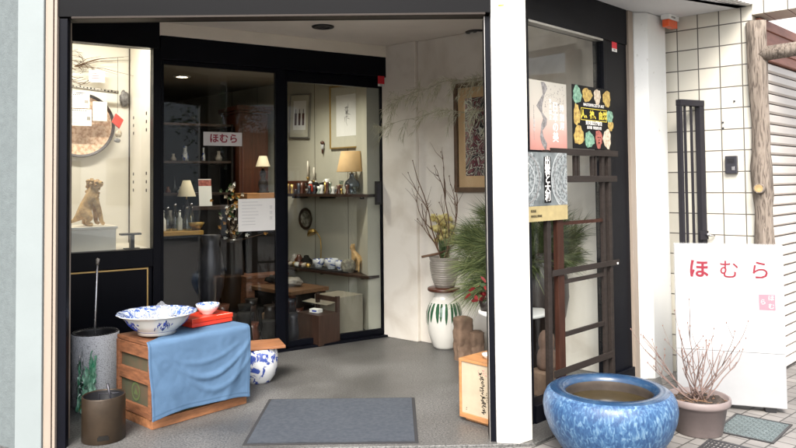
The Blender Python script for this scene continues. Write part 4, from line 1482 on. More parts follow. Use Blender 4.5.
tag(o, 'rough square stone block under the pale stone figure', 'stone block')

# silver fronds hung along the side wall
def frond_spray(a, b_, name, label, n=110, drop=.1):
    fm = MB('frond', 'frond2', 'twig')
    a = Vector(a); b_ = Vector(b_)
    org = a.copy()
    ax = b_ - a
    pts = []
    for i in range(15):
        t = i / 14
        p = ax * t + Vector((0, 0, 0.06 * math.sin(t * PI) - drop * t * t)) + Vector((0, 0, .012 * math.sin(t * 17)))
        pts.append(p)
    fm.tube(pts, [.004 * (1 - .7 * i / 14) for i in range(15)], 5, 1)
    for k in range(n):
        t = rnd.random()
        i = min(13, int(t * 14))
        p = pts[i].lerp(pts[i + 1], t * 14 - i)
        sd = rnd.choice((-1, 1))
        sub = (ax.normalized() * rnd.uniform(.3, .9) + Vector((rnd.uniform(-.3, .3), rnd.uniform(-.35, .1), sd * rnd.uniform(.1, .7) - .25))).normalized()
        L = rnd.uniform(.05, .15)
        q = [p + sub * L * j / 4 + Vector((0, 0, -.05 * (j / 4) ** 2 * L * 8)) for j in range(5)]
        fm.tube(q, [.0014] * 5, 3, 1)
        for j in range(1, 5):
            for s_ in (-1, 1):
                for e in range(2):
                    dd = sub * .7 + Vector((rnd.uniform(-.5, .5), rnd.uniform(-.5, .3), s_ * rnd.uniform(.2, .9) - .35))
                    fm.blade(q[j], dd, rnd.uniform(.03, .075), rnd.uniform(.0016, .004), Vector((0, 1, .3)), 0 if rnd.random() < .6 else 1, .3)
    o = fm.build(name, None, org, recalc=False)
    tag(o, label, 'dried branch', 'silvery dried branches')
frond_spray((0.80, 5.62, 2.20), (-0.05, 6.20, 2.15), 'dried_branch', 'upper silvery dried branch drooping across the stucco wall', 46, .08)
frond_spray((0.80, 5.68, 1.93), (-0.16, 6.15, 1.94), 'dried_branch', 'lower silvery dried branch drooping across the stucco wall', 34, .10)

# framed print on the side wall
pf = thing('framed_print', 'large framed dark maroon and black flower print on the stucco wall', 'picture', aw(0.42, -0.034), AA)
M['picframe'] = mat('warm_brown_frame', (0.12, 0.075, 0.045), 0.5, var=.25, vscale=9)
fr = MB('picframe')
x1 = 0.70
for (xa, xb, za, zb) in ((0, x1, 1.31, 1.35), (0, x1, 2.184, 2.224), (0, .030, 1.3505, 2.1835), (x1 - .035, x1, 1.3505, 2.1835)):
    fr.box(xa, xb, -0.04, 0.0, za, zb)
fr.build('frame', pf, bevel=0.003)
M['mount'] = mat('tan_mount', (0.72, 0.47, 0.26), 0.8, var=0.05)
M['art'] = ramp_mat('maroon_black_print', [(0.0, (0.012, 0.01, 0.012)), (0.36, (0.02, 0.015, 0.02)), (0.40, (0.62, 0.58, 0.50)), (0.45, (0.03, 0.02, 0.02)), (0.49, (0.22, 0.035, 0.06)), (0.53, (0.02, 0.015, 0.02)), (0.56, (0.70, 0.64, 0.54)), (0.60, (0.015, 0.01, 0.012)), (0.66, (0.20, 0.03, 0.05)), (1.0, (0.60, 0.52, 0.42))], 0.6, scale=6.0, detail=1.5, distort=3.0)
MB('mount').box(.0355, x1 - .0355, -0.018, -0.004, 1.3505, 2.1835).build('mount', pf)
MB('art').box(.108, x1 - .108, -0.022, -0.0185, 1.445, 2.095).build('print', pf)
MB('glass').box(.0355, x1 - .0355, -0.030, -0.026, 1.3505, 2.1835).build('glass', pf)

# lattice screen leaning outside the show window
lt = thing('lattice_screen', 'dark wooden lattice screen leaning in front of the show window', 'screen', gw(0.0, -0.064, -0.018), AG)
b = MB('greywood')
b.box(0.128, 0.166, 0.0, 0.030, 0.0, 1.60)
b.build('outer_stile', lt, bevel=0.003)
b = MB('redbrown')
b.box(0.236, 0.304, 0.0, 0.032, 0.0, 1.60)
b.build('red_stile', lt, bevel=0.003)
b = MB('greywood')
b.box(0.790, 0.822, 0.004, 0.028, 0.0, 1.60)
b.build('inner_stile', lt, bevel=0.002)
b = MB('greywood')
b.box(0.866, 0.902, 0.0, 0.030, 0.0, 1.62)
b.build('stile', lt, bevel=0.003)
for (z0, z1, xa, xb) in ((1.572, 1.612, 0.166, 0.985), (1.405, 1.445, 0.305, 0.965), (0.852, 0.888, 0.167, 0.972), (0.258, 0.300, 0.167, 0.861)):
    b = MB('greywood')
    b.box(xa, xb, -0.008, -0.0005, z0, z1)
    b.build('rail', lt, bevel=0.002)
for (z0, z1, m_) in ((1.146, 1.166, 'redbrown'), (0.792, 0.815, 'greywood'), (0.474, 0.500, 'greywood')):
    b = MB(m_)
    b.box(0.3045, 0.7895, 0.008, 0.026, z0, z1)
    b.build('thin_rail', lt)
for x in (0.455, 0.492, 0.665, 0.702):
    b = MB('greywood')
    b.box(x, x + .020, 0.004, 0.024, 1.4455, 1.5715)
    b.build('strut', lt)
b = MB('paper')
b.box(0.938, 0.950, -0.013, -0.0085, 0.858, 0.870)
b.build('peg', lt)

# posters taped to the show window
def poster(s0, s1, z0, z1, label, t=-0.006, rot=0.0):
    return thing('poster', label, 'poster', gw(s0, t, z0), AG, 'posters on the show window')
M['p_fade'] = None
def vgrad(name, stops, h):
    m = bpy.data.materials.new(name)
    m.use_nodes = True
    nt = m.node_tree
    bs = nt.nodes['Principled BSDF']
    bs.inputs['Roughness'].default_value = 0.4
    tc = nt.nodes.new('ShaderNodeTexCoord')
    s_ = nt.nodes.new('ShaderNodeSeparateXYZ')
    nt.links.new(tc.outputs['Object'], s_.inputs[0])
    n = nt.nodes.new('ShaderNodeTexNoise')
    n.inputs['Scale'].default_value = 9
    nt.links.new(tc.outputs['Object'], n.inputs[0])
    a = nt.nodes.new('ShaderNodeMath'); a.operation = 'DIVIDE'; a.inputs[1].default_value = h
    nt.links.new(s_.outputs['Z'], a.inputs[0])
    c = nt.nodes.new('ShaderNodeMath'); c.operation = 'MULTIPLY_ADD'; c.inputs[1].default_value = .16
    nt.links.new(n.outputs[0], c.inputs[0]); nt.links.new(a.outputs[0], c.inputs[2])
    r = nt.nodes.new('ShaderNodeValToRGB')
    while len(r.color_ramp.elements) < len(stops):
        r.color_ramp.elements.new(.5)
    for e, (p, col) in zip(r.color_ramp.elements, stops):
        e.position = p; e.color = (*col, 1)
    nt.links.new(c.outputs[0], r.inputs[0]); nt.links.new(r.outputs[0], bs.inputs['Base Color'])
    return m
M['pinkprint'] = vgrad('pink_to_grey_print', [(0.0, (0.46, 0.19, 0.16)), (0.30, (0.50, 0.28, 0.24)), (0.55, (0.48, 0.43, 0.38)), (1.0, (0.44, 0.42, 0.37))], 0.42)
M['inkgrey'] = mat('grey_ink_wash', (0.20, 0.19, 0.19), 0.5, var=0.6, vscale=40)
M['posterblack'] = mat('black_print', (0.006, 0.006, 0.007), 0.45, spec=.12)
M['posteryellow'] = mat('yellow_print', (0.68, 0.55, 0.06), 0.4)
M['jade'] = mat('jade_carving_print', (0.012, 0.10, 0.07), 0.4, col2=(0.30, 0.50, 0.36), vscale=42, detail=5)
M['goldp'] = mat('golden_carving_print', (0.16, 0.07, 0.012), 0.4, col2=(0.66, 0.50, 0.14), vscale=42, detail=5)
M['creamp'] = mat('ivory_carving_print', (0.30, 0.20, 0.12), 0.4, col2=(0.72, 0.66, 0.54), vscale=42, detail=5)
M['redp'] = mat('red_carving_print', (0.14, 0.02, 0.02), 0.4, col2=(0.50, 0.16, 0.12), vscale=42, detail=5)
M['mirrorp'] = ramp_mat('bronze_mirror_print', [(0.0, (0.03, 0.04, 0.045)), (0.42, (0.09, 0.105, 0.11)), (0.55, (0.26, 0.285, 0.29)), (1.0, (0.46, 0.48, 0.48))], 0.4, scale=55, detail=5)
M['mist'] = mat('misty_grey_print', (.015, .02, .022), .4, col2=(.20, .225, .23), vscale=7, detail=4)
M['palering'] = mat('pale_ring_print', (.42, .44, .45), .5, var=.3, vscale=60)
M['ochre'] = mat('ochre_print', (0.36, 0.29, 0.14), 0.4, var=0.15, vscale=14)
def disc(b, x, z, rx, rz, y, m, n=18, r0=0.0):
    for i in range(n):
        a0 = 2 * PI * i / n; a1 = 2 * PI * (i + 1) / n
        if r0 == 0:
            b.tri((x, y, z), (x + rx * math.cos(a0), y, z + rz * math.sin(a0)), (x + rx * math.cos(a1), y, z + rz * math.sin(a1)), m)
        else:
            b.quad((x + rx * r0 * math.cos(a0), y, z + rz * r0 * math.sin(a0)), (x + rx * math.cos(a0), y, z + rz * math.sin(a0)), (x + rx * math.cos(a1), y, z + rz * math.sin(a1)), (x + rx * r0 * math.cos(a1), y, z + rz * r0 * math.sin(a1)), m)
FX = RX(R(90))
# pink poster
p1 = poster(0.035, 0.455, 1.583, 2.0, 'pale poster fading to pink with white vertical lettering')
b = MB('pinkprint')
b.box(0, .42, 0, .0015, 0, .418)
b.build('sheet', p1)
b = MB('inkgrey')
px = 0.155
pts_ = []
for i in range(12):
    z = .41 - i * .037
    pts_.append((px + .022 * math.sin(i * 1.3) - (.02 if 3 < i < 6 else 0), .020 + .012 * math.sin(i * 2.1)))
for i in range(11):
    z = .412 - i * .037
    (xa, wa), (xb, wb) = pts_[i], pts_[i + 1]
    b.quad((xa - wa, -.0005, z), (xa + wa, -.0005, z), (xb + wb, -.0005, z - .037), (xb - wb, -.0005, z - .037))
b.build('ink_figure', p1)
b = MB('inkgrey')
for i in range(90):
    xx = rnd.uniform(.17, .40); zz = rnd.uniform(.22, .40)
    b.box(xx, xx + rnd.uniform(.002, .006), -.0006, -.0001, zz, zz + rnd.uniform(.003, .010))
for i in range(26):
    zz = .06 + i * .008
    b.box(.055, .055 + rnd.uniform(.003, .007), -.0006, -.0001, zz, zz + .005)
b.build('ink_specks', p1)
b = MB('paper', 'faint')
b.text('日本の美', 0.066, T(.29, -.0008, .265) @ FX, 0, .0003, .001, vertical=.062)
b.text('特別展', 0.050, T(.365, -.0008, .26) @ FX, 0, .0003, .0008, vertical=.055)
b.text('東京国立', 0.030, T(.235, -.0008, .30) @ FX, 0, .0003, 0, vertical=.034)
b.text('開催中', 0.022, T(.06, -.0008, .17) @ FX, 1, .0003, 0, vertical=.026)
b.build('lettering', p1)
MB('posterblack').box(0, .42, -.0006, .0012, -.02, -.0005).build('bottom_band', p1)
# black poster
p2 = poster(0.487, 1.03, 1.60, 2.0, 'black poster with yellow lettering ringed by coloured carved heads', -0.027)
b = MB('posterblack')
b.box(0, .545, 0, .0015, 0, .408)
b.build('sheet', p2)
b = MB('goldp', 'jade', 'creamp', 'redp')
def relic(x, z, rx, rz, m):
    pts = []
    for i in range(16):
        a = 2 * PI * i / 16
        k = 1 + .10 * math.sin(a * 3 + x * 40) + .09 * math.sin(a * 7 + z * 60)
        pts.append((x + rx * k * math.cos(a), z + rz * k * math.sin(a)))
    for i in range(16):
        b.tri((x, -.0022, z), (*[(pts[i][0], -.0006, pts[i][1])],)[0], (*[(pts[(i + 1) % 16][0], -.0006, pts[(i + 1) % 16][1])],)[0], m)
for (x, z, rx, rz, m) in ((.062, .345, .052, .058, 1), (.185, .352, .062, .045, 0), (.315, .350, .044, .052, 2), (.44, .345, .052, .056, 0), (.055, .215, .040, .068, 0), (.475, .225, .045, .045, 1), (.485, .165, .038, .035, 0), (.075, .085, .060, .062, 0), (.205, .062, .060, .052, 1), (.325, .070, .044, .062, 3), (.435, .075, .052, .066, 2)):
    relic(x, z, rx, rz, m)
b.build('heads', p2)
b = MB('ink')
for (x, z) in ((.312, .082), (.338, .082)):
    disc(b, x, z, .008, .0035, -.0028, 0, 8)
disc(b, .325, .045, .013, .0035, -.0028, 0, 8)
disc(b, .325, .062, .005, .008, -.0028, 0, 8)
b.build('face_lines', p2)
b = MB('posteryellow', 'paper')
b.text('人、神、自然', 0.056, T(.270, -.0008, .222) @ FX, 0, .0003, .0022)
for (xa, xb, za, zb) in ((.105, .435, .262, .266), (.105, .435, .186, .190), (.105, .109, .1905, .2615), (.431, .435, .1905, .2615)):
    b.box(xa, xb, -.0009, -.0001, za, zb, 0)
b.text('MASTERPIECES OF ART', 0.026, T(.27, -.0008, .287) @ FX, 1, .0003, .0004)
b.text('東京国立博物館', 0.030, T(.265, -.0008, .170) @ FX, 1, .0003, .0006)
b.text('東洋館  特別展示室', 0.022, T(.27, -.0008, .140) @ FX, 1, .0003, .0003)
b.build('lettering', p2)
# mirror poster
p3 = poster(-0.082, 0.335, 1.165, 1.56, 'grey poster of round bronze mirrors with an ochre lower band', -0.076)
b = MB('paper', 'ochre', 'mist')
b.box(0, .415, 0, .0015, .088, .40, 2)
b.box(0, .415, 0, .0015, 0, .0875, 1)
b.build('sheet', p3)
b = MB('mirrorp', 'inkgrey', 'palering')
# mirrors, clipped to the sheet by their outline
def clip_disc(x, z, r, y, m, r0=0.0):
    n = 40
    for i in range(n):
        a0 = 2 * PI * i / n; a1 = 2 * PI * (i + 1) / n
        P = []
        for (a, rr) in ((a0, r), (a1, r), (a1, r * r0), (a0, r * r0)):
            P.append((min(.414, max(.001, x + rr * math.cos(a))), y, min(.399, max(.0885, z + rr * math.sin(a)))))
        b.quad(*P, m)
clip_disc(.43, .245, .190, -.0006, 0)
clip_disc(.43, .245, .190, -.0012, 2, .965)
clip_disc(.43, .245, .165, -.0012, 1, .97)
clip_disc(.43, .245, .150, -.0012, 2, .985)
clip_disc(.43, .245, .095, -.0012, 1, .95)
clip_disc(.43, .245, .055, -.0012, 2, .93)
clip_disc(.43, .245, .024, -.0016, 1)
clip_disc(-.03, .245, .170, -.0006, 0)
clip_disc(-.03, .245, .150, -.0012, 1, .95)
clip_disc(-.03, .245, .10, -.0012, 2, .93)
b.build('bronze_mirrors', p3)
b = MB('posterblack')
b.box(.165, .235, -.0014, -.0001, .105, .375)
b.build('title_band', p3)
b = MB('paper', 'ink')
b.text('出雲と大和', 0.060, T(.20, -.0022, .345) @ FX, 0, .0003, .0014, vertical=.052)
b.text('特別展', 0.018, T(.05, -.0022, .06) @ FX, 1, .0003)
b.text('東京国立博物館', 0.016, T(.08, -.0022, .03) @ FX, 1, .0003)
b.build('lettering', p3)

# red stickers
for (q, rz, lab) in ((dw(2.585, -0.0265, 2.275), AD, 'small red security sticker on the dark door head'), (gw(1.075, -0.0135, 2.285), AG, 'small red security sticker on the dark window frame')):
    s_ = thing('security_sticker', lab, 'sticker', q, rz, 'red security stickers')
    b = MB('redstick')
    b.box(-.035, .035, 0, .001, 0.022, .095)
    b.build('red_field', s_)
    b = MB('paper', 'ink')
    b.box(-.035, .035, 0, .001, 0.0, .0215)
    b.text('防犯', .014, T(0, -.0006, .011) @ FX, 1, .0002)
    b.build('white_band', s_)

# notice and shop plaque on the glass door
nt_ = thing('paper_notice', 'white paper notice taped to the glass door', 'notice', dw(1.235, -0.0015, 1.012), AD + 0)
b = MB('paper', 'faint')
b.box(0, .318, 0, .001, 0, .265)
b.build('sheet', nt_)
b = MB('faint')
for i in range(8):
    z = .235 - i * .026
    b.box(.03, .03 + rnd.uniform(.10, .19), -.0006, -.0001, z, z + .0035)
for k in range(3):
    b.text('営', .03, T(.282, -.0006, .19 - k * .045) @ FX, 0, .0003)
b.build('print', nt_)
sp_ = thing('name_plaque', 'pale plaque with three red characters hanging on the glass door', 'plaque', dw(0.95, -0.004, 1.705), AD)
M['plaque'] = mat('grey_plaque', (0.50, 0.48, 0.47), 0.35, var=.06)
MB('plaque').box(0, .318, 0, .005, 0, .110).build('board', sp_, bevel=.002)
b = MB('red_ink')
for ch, x in (('ほ', .085), ('む', .165), ('ら', .245)):
    b.text(ch, .078, T(x, -.0008, .055) @ FX, 0, .0004, .0022)
b.build('lettering', sp_)

# ------------------------------------------------------------------ inside the display window
M['plinth'] = mat('white_plinth', (0.80, 0.76, 0.67), 0.6, var=.05, vscale=5)
ph_ = thing('display_plinth', 'low pale plinth with a thin top board in the display window', 'plinth', dw(-0.10, 0.12, 0.9055), AD)
MB('plinth').box(0, .42, 0, .33, 0, .165).build('block', ph_, bevel=.003)
MB('fascia').box(-.01, .432, -.01, .34, .1655, .186).build('top_board', ph_, bevel=.002)

def skin_mesh(verts, edges, radii, levels=2):
    me = bpy.data.meshes.new('skin')
    me.from_pydata(verts, edges, [])
    o = bpy.data.objects.new('skin', me)
    COL.objects.link(o)
    md = o.modifiers.new('skin', 'SKIN')
    for i, r in enumerate(radii):
        me.skin_vertices[0].data[i].radius = (r, r) if not isinstance(r, tuple) else r
    me.skin_vertices[0].data[0].use_root = True
    sb_ = o.modifiers.new('sub', 'SUBSURF')
    sb_.levels = levels
    sb_.render_levels = levels
    dg = bpy.context.evaluated_depsgraph_get()
    out = bpy.data.meshes.new_from_object(o.evaluated_get(dg))
    bpy.data.objects.remove(o)
    return out
# seated carved lion, head turned up to the right; x to the right, y away
V = [(-.035, 0, .09), (-.01, 0, .15), (.015, 0, .205), (.03, 0, .255), (.035, -.005, .295), (.068, -.015, .300), (.092, -.02, .292),
     (.035, -.038, .19), (.062, -.045, .10), (.078, -.045, .02), (.098, -.05, .012),
     (.035, .038, .19), (.050, .045, .10), (.055, .045, .02), (.08, .045, .012),
     (-.035, -.055, .085), (.005, -.07, .055), (-.025, -.07, .018), (.02, -.07, .012),
     (-.035, .055, .085), (.005, .07, .055), (-.025, .07, .018), (.02, .07, .012),
     (-.085, 0, .045), (-.12, .0, .03), (-.13, .01, .07)]
Ed = [(0, 1), (1, 2), (2, 3), (3, 4), (4, 5), (5, 6), (2, 7), (7, 8), (8, 9), (9, 10), (2, 11), (11, 12), (12, 13), (13, 14), (0, 15), (15, 16), (16, 17), (17, 18), (0, 19), (19, 20), (20, 21), (21, 22), (0, 23), (23, 24), (24, 25)]
Rr = [.054, .046, .042, .034, .040, .030, .020, .026, .018, .014, .014, .026, .018, .014, .014, .038, .030, .018, .015, .038, .030, .018, .015, .016, .011, .010]
lm_ = skin_mesh(V, Ed, Rr, 2)
ln = thing('lion_statue', 'carved golden brown seated lion statue on the plinth', 'statue', dw(0.150, 0.27, 1.091), AD)
lm_.materials.clear()
lm_.materials.append(M['lion'])
for p in lm_.polygons:
    p.use_smooth = True
lo_ = bpy.data.objects.new('body', lm_)
COL.objects.link(lo_)
lo_.parent = ln
lo_.scale = (1.12, 1.0, 1.07)
b = MB('lion', 'ink')
for i in range(40):      # mane curls
    a = rnd.uniform(0, 2 * PI); h = rnd.uniform(.19, .33)
    rr = .052 if h < .29 else .044
    b.blob((.03 + rr * math.cos(a) * .8, rr * math.sin(a), h * 1.05), rnd.uniform(.011, .017), 0, 1, .2, seed=i)
for s_ in (-1, 1):
    b.blob((.022, s_ * .036, .352), .013, 0, 1, 0, scale=(.6, .8, 1.2))
    b.blob((.090, -.012 + s_ * .020, .330), .0055, 1, 1, 0)
b.build('mane', ln)

ts = thing('small_stand', 'small black T shaped display stand beside the plinth', 'stand', dw(0.365, 0.20, 0.9055), AD)
MB('black').box(0, .15, -.04, .04, .108, .122).build('stand_top', ts)
MB('black').box(.072, .100, -.03, .03, .008, .1075).box(.03, .14, -.035, .035, 0, .0075).build('leg', ts)
wt = thing('round_tray', 'round mottled brown woven tray leaning on the display window back', 'tray', dw(0.175, 0.82, 1.90), AD)
M['tray'] = ramp_mat('mottled_woven_tray', [(0.0, (0.30, 0.14, 0.08)), (.40, (.52, .30, .18)), (.55, (.74, .52, .36)), (1, (.82, .68, .54))], .7, scale=34, detail=5)
b = MB('tray', 'darkwood')
b.lathe([(0.0, 0.0), (0.245, 0.0), (0.262, 0.02), (0.268, 0.02), (0.268, -0.008), (0.0, -0.008)], 56, X=RX(R(90)), mfun=lambda k: 0 if k < 1 else 1)
b.build('disc', wt)
for (sa, sb2, za, zb, lab, t_) in ((0.03, 0.225, 2.03, 2.15, 'upper white sheet standing for a reflection before the round tray', .70), (0.06, 0.24, 1.885, 2.022, 'lower ruled white sheet standing for a reflection before the round tray', .695), (0.25, 0.36, 1.93, 2.09, 'narrow white sheet standing for a reflection, right of the ruled sheet', .70)):
    sh = thing('reflection_sheet', lab, 'reflection', dw(sa, t_, za), AD, 'white reflection sheets in the display window')  # pale sheets put in for white reflections on the display glass
    w_ = sb2 - sa; h_ = zb - za
    MB('paper').box(0, w_, 0, .0015, 0, h_).build('sheet', sh)
    b = MB('faint', 'greyglaze', 'ink')
    for i in range(4):
        b.box(.01, w_ - .01, -.0008, -.0001, h_ * (.18 + .2 * i), h_ * (.18 + .2 * i) + .0025)
    b.box(w_ * .3, w_ * .3 + .003, -.0012, -.0009, .01, h_ - .01)
    if w_ > .15:
        b.box(w_ * .80, w_ * .95, -.0014, -.0009, h_ * .35, h_ * .55, 1)
        for k in range(8):
            b.box(w_ * .1 + k * .016, w_ * .1 + k * .016 + .009, -.0016, -.0013, h_ - .014, h_ - .008, 2)
    b.build('print', sh)
cd = thing('small_card', 'small white card with faint pink print above the round tray', 'card', dw(0.225, 0.74, 2.255), AD)
MB('paper').box(0, .125, 0, .002, 0, .10).build('sheet', cd)
b = MB('pink_ink')
for i in range(3):
    b.box(.02, .10 - .02 * i, -.0006, -.0001, .03 + .02 * i, .036 + .02 * i)
b.build('print', cd)
wr = MB('greyglaze', 'twig')
wrv = Vector((0, 0, 0))
for i in range(26):
    a0 = rnd.uniform(0, 2 * PI)
    c = Vector((rnd.uniform(.0, .10), rnd.uniform(-.04, .04), rnd.uniform(-.06, .10)))
    wr.tube([c + Vector((.11 * math.cos(a0 + t), .03 * math.sin(a0 * 3 + t * 2), .08 * math.sin(a0 + t))) for t in (0, .4, .8, 1.2, 1.6)], .0024, 4, rnd.choice((0, 1)))
for i in range(9):
    d = Vector((rnd.uniform(.1, .7), rnd.uniform(-.15, .15), rnd.uniform(-.12, .30)))
    wr.tube([Vector((.05, 0, .02)), d * .35 + Vector((.05, 0, .03)), d * .75 + Vector((.05, 0, -.01))], [.0028, .002, .001], 4, 1)
o = wr.build('twig_wreath', None, dw(0.07, 0.78, 2.36), AD)
tag(o, 'tangled grey twig wreath at the top of the display window', 'wreath')
sc_ = thing('brush_scroll_stick', 'dark dotted stick laid across the top of the round tray', 'stick', dw(0.05, 0.70, 2.19), AD)
b = MB('greyglaze', 'ink')
b.tube([(0, 0, 0.02), (.2, 0, 0.0), (.40, 0, -.015)], [.018, .016, .014], 8)
b.build('shaft', sc_)
b = MB('ink')
for i in range(14):
    b.blob((.02 + i * .027, -.015, .018 - i * .0024 + rnd.uniform(-.006, .006)), rnd.uniform(.004, .008), 0, 1, 0)
b.build('dots', sc_)
hn = thing('hanging_ornament', 'red diamond hanging ornament with small charms below', 'ornament', dw(0.427, 0.62, 1.928), AD)
def rhomb(b, z, h, w, m):
    b.prism([(0, -h), (w, 0), (0, h), (-w, 0)], -.012, .012, m, X=T(0, 0, z) @ RX(R(90)) @ RZ(R(12)))
b = MB('redlac')
rhomb(b, 0, .065, .048, 0)
b.build('diamond', hn, bevel=.003)
b = MB('creamp', 'inkgrey')
b.blob((.006, 0, -.105), .030, 0, 2, .3, 2, 3, (1, .6, 1))
b.blob((.0, 0, -.160), .026, 1, 2, .3, 2, 4, (1, .6, .7))
b.build('charm', hn)
b = MB('ink')
b.tube([(0, 0, .53), (0, 0, .066)], .0014, 5)
b.build('cord', hn)
ov = thing('wall_mask', 'small dark oval carving on the back of the display window', 'carving', dw(0.525, 0.835, 2.142), AD)
b = MB('inkgrey')
b.blob((0, 0, 0), .06, 0, 3, .35, 3, 7, (.62, .35, 1.15))
b.build('carving', ov)

# ------------------------------------------------------------------ shelves of the shop room
for (z0, z1, k1, lab) in ((1.262, 1.290, 1.06, 'upper dark wall shelf behind the right glass door'), (0.500, 0.527, 1.35, 'lower dark wall shelf behind the right glass door')):
    t = thing('wall_shelf', lab, 'shelf', ww(-0.28, 0.0, z0), AW, 'dark wall shelves')
    b = MB('darkwood')
    b.box(0, k1 + .28, 0.002, .26, 0, z1 - z0)
    b.build('board', t, bevel=.002)
    for k in (0.15, 0.75, 1.2):
        if k < k1 + .2:
            b = MB('black')
            b.box(k, k + .02, .002, .20, -.02, -.0005)
            b.build('bracket', t)
def item(name, label, cat, k, o, z, group=None):
    return thing(name, label, cat, ww(k, o, z), AW, group)

def framed(k0, k1, z0, z1, label, frame_m, tilt=0.0):
    t = item('framed_picture', label, 'picture', (k0 + k1) / 2, 0.004, (z0 + z1) / 2, 'framed pictures in the shop')
    w, h = (k1 - k0) / 2, (z1 - z0) / 2
    X = RY(tilt)
    b = MB(frame_m)
    b.box(-w, w, 0, .022, h - .014, h, 0, X); b.box(-w, w, 0, .022, -h, -h + .014, 0, X)
    b.box(-w, -w + .014, 0, .022, -h + .0145, h - .0145, 0, X); b.box(w - .014, w, 0, .022, -h + .0145, h - .0145, 0, X)
    b.build('frame', t)
    b = MB('room_wall', 'paper')
    b.box(-w + .0145, w - .0145, .002, .012, -h + .0145, h - .0145, 0, X)
    b.box(-w * .62, w * .62, .0121, .0135, -h * .62, h * .68, 1, X)
    b.build('mount', t)
    return t, w, h, X
t, w, h, X = framed(0.013, 0.532, 1.749, 2.396, 'gold framed pale picture with a small dark sketch, the larger one', 'gold')
b = MB('inkgrey', 'faint')
for i in range(14):
    a = rnd.uniform(0, 2 * PI)
    c = Vector((rnd.uniform(-.03, .03), .0142, rnd.uniform(-.02, .10)))
    b.tube([c, c + Vector((math.cos(a) * .04, .0, math.sin(a) * .05))], [.004, .001], 4, 0, X=X)
b.tube([(.0, .0142, .02), (.01, .0142, -.06), (-.01, .0142, -.10)], [.003, .002, .001], 4, 0, X=X)
b.build('sketch', t)
t, w, h, X = framed(0.86, 1.21, 1.885, 2.37, 'thin framed pale picture of three dark bottles, the smaller one', 'alu', R(-3))
b = MB('inkgrey', 'mahogany')
for x in (-.065, 0, .065):
    b.box(x - .018, x + .018, .0137, .0152, -.10, .03, 1, X)
    b.box(x - .006, x + .006, .0137, .0152, .0301, .075, 0, X)
b.build('sketch', t)
b = MB('faint', 'redlac', 'petal', 'mahogany')
dl = item('wall_doll', 'small dark dangling doll hung on the shop wall', 'ornament', 0.65, 0.012, 1.79)
b.blob((0, 0.012, .03), .022, 3, 2, .2)
b.blob((0, 0.012, -.012), .028, 0, 2, .2, scale=(.8, .5, 1.2))
b.blob((0, 0.012, -.055), .016, 3, 2, .2, scale=(.7, .5, 2))
b.build('figure', dl)
pt = item('wall_plate', 'dark round patterned plate on the wall above the lower shelf', 'plate', 0.912, 0.03, 1.02)
M['plate'] = ramp_mat('grey_plate_pattern', [(0, (.06, .055, .04)), (.45, (.14, .13, .10)), (.6, (.36, .34, .27)), (1, (.45, .43, .36))], .5, scale=24, detail=3)
b = MB('plate', 'darkwood')
b.lathe([(0.0, 0.0), (.075, .002), (.085, .01), (.115, .016), (.118, .012), (.085, 0.0), (.0, -.004)], 36, X=RX(R(-90)), mfun=lambda k: 0 if k != 2 else 1)
b.build('plate', pt)

def table_lamp(root, shade_m, r0, r1, hs_, zb, base_m, base_prof):
    b = MB(base_m)
    b.lathe(base_prof, 28)
    b.build('lamp_base', root)
    b = MB('brass')
    b.tube([(0, 0, base_prof[-1][1] - .01), (0, 0, zb + .02)], .007, 8)
    b.build('stem', root)
    b = MB(shade_m)
    b.lathe([(r0, zb), (r1, zb + hs_), (r1 - .004, zb + hs_), (r0 - .004, zb), (r0, zb)], 36, caps=False)
    b.build('lamp_shade', root)
lp = item('table_lamp', 'tan drum shade lamp with blue glass base on the upper shelf', 'lamp', 0.075, 0.135, 1.2905)
M['blueglass'] = mat('blue_grey_glass', (0.17, 0.21, 0.25), .12, coat=.6, var=.3, vscale=15)
table_lamp(lp, 'shade_tan', .150, .105, .20, .215, 'blueglass', [(0.0, 0), (.055, 0), (.06, .01), (.045, .022), (.066, .05), (.078, .085), (.066, .12), (.03, .15), (.022, .18), (.028, .20), (0.0, .205)])
tl = item('tall_jar', 'dark tall jar half hidden behind the tan lamp', 'jar', -0.13, 0.08, 1.2905)
MB('greywood').lathe([(0, 0), (.05, 0), (.058, .02), (.05, .2), (.062, .34), (.04, .40), (0, .40)], 24).build('body', tl)
bx = item('wooden_box', 'red brown wooden box at the far end of the upper shelf', 'box', 0.91, .13, 1.2905)
MB('mahogany').box(-.13, .13, -.09, .09, 0, .105).build('base', bx, bevel=.003)
MB('mahogany').box(-.134, .134, -.094, .094, .1055, .135).build('lid', bx, bevel=.003)
for (k, hgt_, lab) in ((0.86, .34, 'taller brass candlestick on the upper shelf'), (0.76, .27, 'shorter brass candlestick on the upper shelf')):
    c_ = item('candlestick', lab, 'candlestick', k, .05, 1.2905, 'candlesticks')
    MB('brass').lathe([(0, 0), (.035, 0), (.038, .01), (.012, .03), (.009, hgt_ * .45), (.02, hgt_ * .5), (0, hgt_ * .52)], 16).build('holder', c_)
    MB('fascia').lathe([(0, hgt_ * .53), (.010, hgt_ * .53), (.009, hgt_), (0, hgt_ + .008)], 10).build('candle', c_)
rbt = item('red_bottle', 'small red figure bottle with a white head on the upper shelf', 'bottle', 0.672, .17, 1.2905)
MB('redlac', 'paper').lathe([(0, 0), (.032, 0), (.036, .01), (.030, .07), (.020, .095), (0, .096)], 20).lathe([(0, .0965), (.02, .098), (.022, .112), (.01, .128), (0, .131)], 16, m=1).box(-.034, .034, .02, .037, .035, .05, 1).build('body', rbt)
